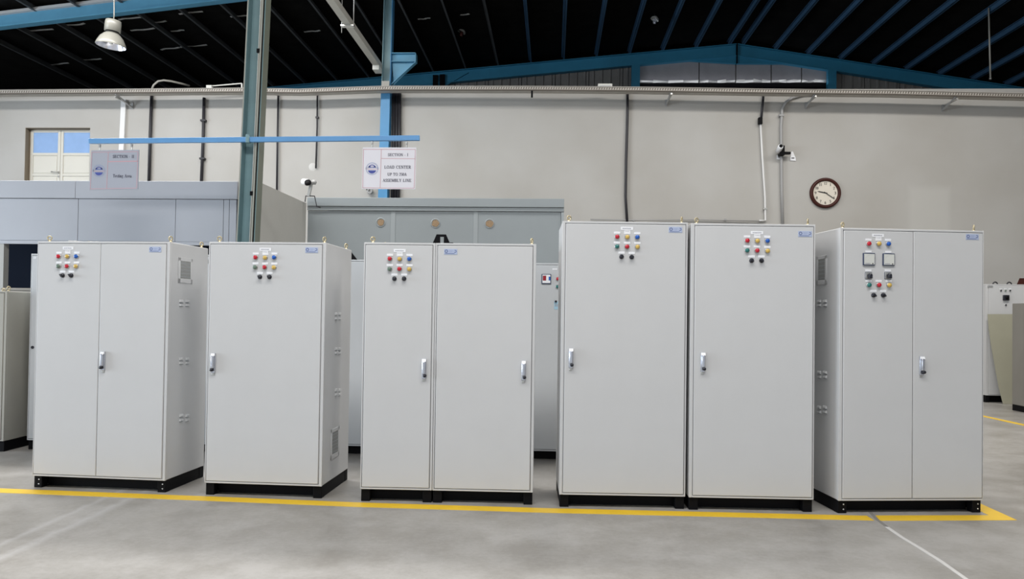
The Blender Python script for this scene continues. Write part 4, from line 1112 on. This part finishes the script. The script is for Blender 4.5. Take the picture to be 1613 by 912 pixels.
# 6: double door with meters
fl, fr = at(1321, 809.7, Z=0), at(1549, 808.6, Z=0); w = (fr - fl).length; yw = math.atan2(fr.y - fl.y, fr.x - fl.x)
sx = xw(1438, 580, fl, yw)
c6, d6, og, yw = cabinet('control_cabinet', 'light grey two-door cabinet with two square meters at the right end of the front row', fl, fr, 2.212, .80, [(0, w, [(.030, sx - .002), (sx + .002, w - .010)])], bolts=True)
devices(d6[0], og, yw, (1383, 371), [(1368, 383.9, 'red'), (1383.8, 384, 'yellow'), (1398.7, 384.3, 'blue'), (1368.2, 449, 'green'), (1383.8, 449, 'red'), (1400, 449.2, 'yellow')], [(1375.7, 465), (1391, 465)], (1531.4, 373.3), d6[1])
for px, py in ((1368, 408.4), (1399, 409)):
    x, z = hit(px, py, og, yw); q = .048
    b = B(); b.box((x - q, -.012, z - q), (x + q, 0, z + q), 'meter_frame', .003); o = b.build('panel_meter', d6[0])
    b = B(); b.box((x - q + .007, -.0135, z - q + .007), (x + q - .006, -.0115, z + q - .007), 'glass_face')
    for i in range(12):
        a = math.radians(20 + i * 11); b.box((-.0004, -.0142, 0), (.0004, -.0134, .006), 'print_grey', 0, 2, Matrix.Translation((x + .02, 0, z - .022)) @ Matrix.Rotation(math.radians(-100 + i * 10), 4, 'Y') @ Matrix.Translation((0, 0, .056)))
    b.box((x - .034, -.0145, z - .036), (x + .008, -.0134, z - .031), 'print_grey'); b.lathe([(0, .004), (.0045, .004), (.0045, 0)], 'ink', 8, Matrix.Translation((x + .027, -.012, z - .034)) @ rot_front())
    me_ = b.build('meter_face', d6[0]); plate(d6[0], x, 0, z + .059, .05, .016, ink=False)
for px, py in ((1367.8, 434.3), (1398.3, 434.3)):
    x, z = hit(px, py, og, yw)
    b = B(); b.box((x - .025, -.006, z - .025), (x + .025, 0, z + .025), 'steel', .002); b.box((x - .027, -.003, z - .027), (x + .027, 0, z + .027), 'meter_frame')
    b.lathe([(0, .034), (.012, .034), (.0155, .012), (.017, .006)], 'black_plastic', 16, Matrix.Translation((x + .004, 0, z + .002)) @ rot_front()); b.box((x - .010, -.036, z - .022), (x + .016, -.008, z + .0), 'black_plastic', .003); b.build('cam_switch', d6[0]); plate(d6[0], x, 0, z + .040, .05, .016, ink=False)
x, zt = hit(1451, 561, og, yw); _, zb = hit(1451, 591, og, yw); swing_handle(d6[1], x, 0, zt, zb, 1)
y1, z1 = side_at(1287, 404, og, yw, 0); y0, z0 = side_at(1303, 448, og, yw, 0); grille(c6, (0, -1), y0, y1, z0, z1)
louvres(c6, og, yw, 0, -1, 1291, 1300, ((474, 480), (586, 593), (641, 648)))


# second row, seen through the gaps
def back_cab(label, pxl, pxr, Yf, ztop, depth=.6, m='paint2', eyes=False, doors=1):
    xl_, xr_ = at(pxl, 600, Y=Yf).x, at(pxr, 600, Y=Yf).x; ww = xr_ - xl_
    dl = [(.012 + (ww - .024) * i / doors + .001, .012 + (ww - .024) * (i + 1) / doors - .001) for i in range(doors)]
    return cabinet('control_cabinet', label, (xl_, Yf, 0), (xr_, Yf, 0), ztop, depth, [(0, ww, dl)], m, eyes=eyes)


YR = 7.72
z_ = at(46, 399.5, Y=YR).z
k0, dk0, og0, yw0 = back_cab('pale blue-lit cabinet of the second row just left of the leftmost front cabinet', 44, 172, YR, z_)
x, z = hit(51.5, 547, og0, 0); b = B(); b.lathe([(0, .01), (.014, .01), (.016, 0)], 'black_plastic', 12, Matrix.Translation((x, 0, z)) @ rot_front()); b.build('lock', dk0[0])
x, z = hit(55, 406, og0, 0); plate(dk0[0], x, 0, z, .03, .02)
k1, dk1, og1, yw1 = back_cab('second-row cabinet seen in the gap between the first and second front cabinets', 178, 335, YR, at(320, 401, Y=YR).z)
x, z = hit(327.2, 412, og1, 0); b = B(); b.box((x - .01, -.006, z - .02), (x + .01, 0, z + .02), 'steel', .002); b.build('catch', dk1[0])
k2, dk2, og2, yw2 = back_cab('second-row cabinet seen in the gap between the second and third front cabinets', 470, 660, YR + .1, at(557, 409, Y=YR + .1).z)
b = B(); xk = xw(553, 400, og2, 0); b.prism([(xk - .05, .2, z_ - .03), (xk + .03, .2, z_ - .03), (xk - .05, .2, z_ + .07)], (0, .01, 0), 'black'); o = b.build('lifting_lug', k2)
k3, dk3, og3, yw3 = back_cab('second-row cabinet with small red display in the gap beside the tall cabinets', 760, 912, YR + .06, at(860, 414.5, Y=YR + .06).z)
x, z = hit(860.5, 439.5, og3, 0)
b = B(); q = .049; b.box((x - q, -.012, z - q * 1.05), (x + q, 0, z + q * 1.05), 'meter_frame', .003); o = b.build('panel_meter', dk3[0], label='square meter with red display')
b = B(); b.box((x - q * .8, -.0135, z - q * .85), (x + q * .85, -.0115, z + q * .9), 'white_plate'); b.box((x - q * .72, -.0145, z - q * .35), (x - q * .02, -.013, z + q * .7), 'disp_red'); b.box((x + q * .5, -.0145, z - q * .3), (x + q * .85, -.013, z + q * .5), 'blue'); b.build('meter_face', dk3[0])
x, z = hit(878.6, 439.2, og3, 0); pilot(dk3[0], x, 0, z, 'red'); x, z = hit(878.2, 451.5, og3, 0); pilot(dk3[0], x, 0, z, 'green')
x, z = hit(877, 481, og3, 0); plate(dk3[0], x, 0, z, .055, .085, 'blue_sticker', 'sticker'); x, z = hit(875.5, 474.7, og3, 0); b = B(); b.lathe([(0, .012), (.012, .012), (.012, 0)], 'black_plastic', 10, Matrix.Translation((x, -.003, z)) @ rot_front()); b.build('lock', dk3[0])
x, z = hit(874, 424, og3, 0); plate(dk3[0], x, 0, z, .05, .016, ink=False)

# low stone-grey cabinet at the left edge, right side turned to the viewer
fr = at(4.5, 712, Z=0); hL = at(8, 458.5, Y=fr.y).z
wl_ = .8
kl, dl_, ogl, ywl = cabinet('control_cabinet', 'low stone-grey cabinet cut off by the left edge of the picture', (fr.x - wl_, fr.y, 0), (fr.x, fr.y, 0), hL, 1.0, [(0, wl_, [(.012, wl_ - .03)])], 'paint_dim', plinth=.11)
# beige shelf-like cabinet behind it
p0, p1 = at(4, 453.5, Y=9.4), at(70, 453.5, Y=9.4)
bb = thing('storage_cabinet', 'low beige-brown storage cabinet behind the stone-grey one at far left', 'cabinet', (p0.x, 9.4, 0))
M['beige'] = mat('beige_brown_paint', (.26, .24, .21), .5, noise=.08, nscale=4)
b = B(); b.box((0, 0, .05), (p1.x - p0.x, .45, p0.z - .03), 'beige', .004); b.build('body', bb)
b = B(); b.box((-.01, -.02, p0.z - .03), (p1.x - p0.x + .01, .46, p0.z), 'beige', .004); b.build('top', bb)
b = B(); b.box((.03, .03, 0), (p1.x - p0.x - .03, .42, .05), 'black'); b.build('plinth', bb)

# ------------------------------------------------------------------ FAR RIGHT
pf = at(1553, 634, Z=0); YF = pf.y; zf = at(1560, 447.5, Y=YF).z
kf, df, ogf, ywf = cabinet('control_cabinet', 'distant light grey cabinet with small square dial at the right edge', (pf.x, YF, 0), (pf.x + 1.0, YF, 0), zf, .6, [(0, 1.0, [(.05, .985)])], 'paint', plinth=.13, eyes=False)
x, z = hit(1559.8, 451.6, ogf, 0); plate(df[0], x, 0, z, .095, .04, 'steel', 'nameplate')
for px, m in ((1576.4, 'black_plastic'), (1583.5, 'greyg'), (1590.8, 'black_plastic')):
    x, z = hit(px, 457.6, ogf, 0); pilot(df[0], x, 0, z, m, .016); plate(df[0], x, 0, z + .03, .05, .016, ink=False)
x, z = hit(1584, 469, ogf, 0); b = B(); b.box((x - .054, -.03, z - .05), (x + .054, 0, z + .05), 'black_plastic', .006); b.lathe([(0, .012), (.03, .012), (.034, 0)], 'black', 16, Matrix.Translation((x + .01, -.03, z)) @ rot_front()); b.build('cam_switch', df[0])
x, z = hit(1584, 480.3, ogf, 0); pilot(df[0], x, 0, z, 'black_plastic', .016)
for px in (1573.7, 1596):
    x, z = hit(px, 447, ogf, 0); b = B(); b.tube([(x + .04 * math.cos(math.pi * i / 8), .12, zf + .045 * math.sin(math.pi * i / 8)) for i in range(9)], .012, 'pipe_black', 8); b.build('lifting_eye', kf)
x, z = hit(1610, 447, ogf, 0); b = B(); b.prism([(x - .03, .1, zf), (x + .1, .1, zf), (x + .1, .1, zf + .12), (x + .02, .1, zf + .12)], (0, .012, 0), 'wood'); b.build('lifting_lug', kf)

# olive sheet leaning on it: left edge bowed
YO = YF - .22
prof = [(1563.8, 494.8), (1564.3, 520), (1566.5, 544), (1571.5, 585), (1575, 612), (1580, 640), (1608, 641), (1608, 494.8)]
pts = []
zt_, zb_ = at(1564, 494.8, Y=YO).z, 0.0
for (px, py) in prof:
    p = at(px, py, Y=YO); z = max(0.0, p.z); y = YO + .16 * (z / zt_)
    pts.append((p.x, y, z))
pts[5] = (pts[5][0], YO, 0.003); pts[6] = (pts[6][0], YO, 0.003)
b = B(); b.prism(pts, (0, .006, 0), 'olive'); tag(b.build('leaning_sheet'), 'olive-beige metal sheet with curved edge leaning on the distant cabinet', 'sheet')

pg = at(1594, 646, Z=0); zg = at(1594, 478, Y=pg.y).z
kg, dg, ogg, ywg = cabinet('control_cabinet', 'dark taupe-grey cabinet side standing before the leaning olive sheet', (pg.x, pg.y - 1.0, 0), (pg.x + .9, pg.y - 1.0, 0), zg, 1.0, [(0, .9, [(.02, .88)])], 'paint_dark', plinth=.10, eyes=False)

# ------------------------------------------------------------------ repeats share a group
for objs, g in (((c1, c2, c3, c4, c5, c6), 'front row of control cabinets'), ((k0, k1, k2, k3), 'second row of control cabinets'),
                ([o for o in C.objects if o.name.startswith('wall_conduit')], 'conduits on the plaster wall'), ([o for o in C.objects if o.name.startswith('hanging_sign')], 'hanging section signs'),
                ((colA, colB), 'steel columns'), ((bth, bo2), 'sheet metal booths'), ((cam1, cm), 'security cameras')):
    for o in objs: o['group'] = g
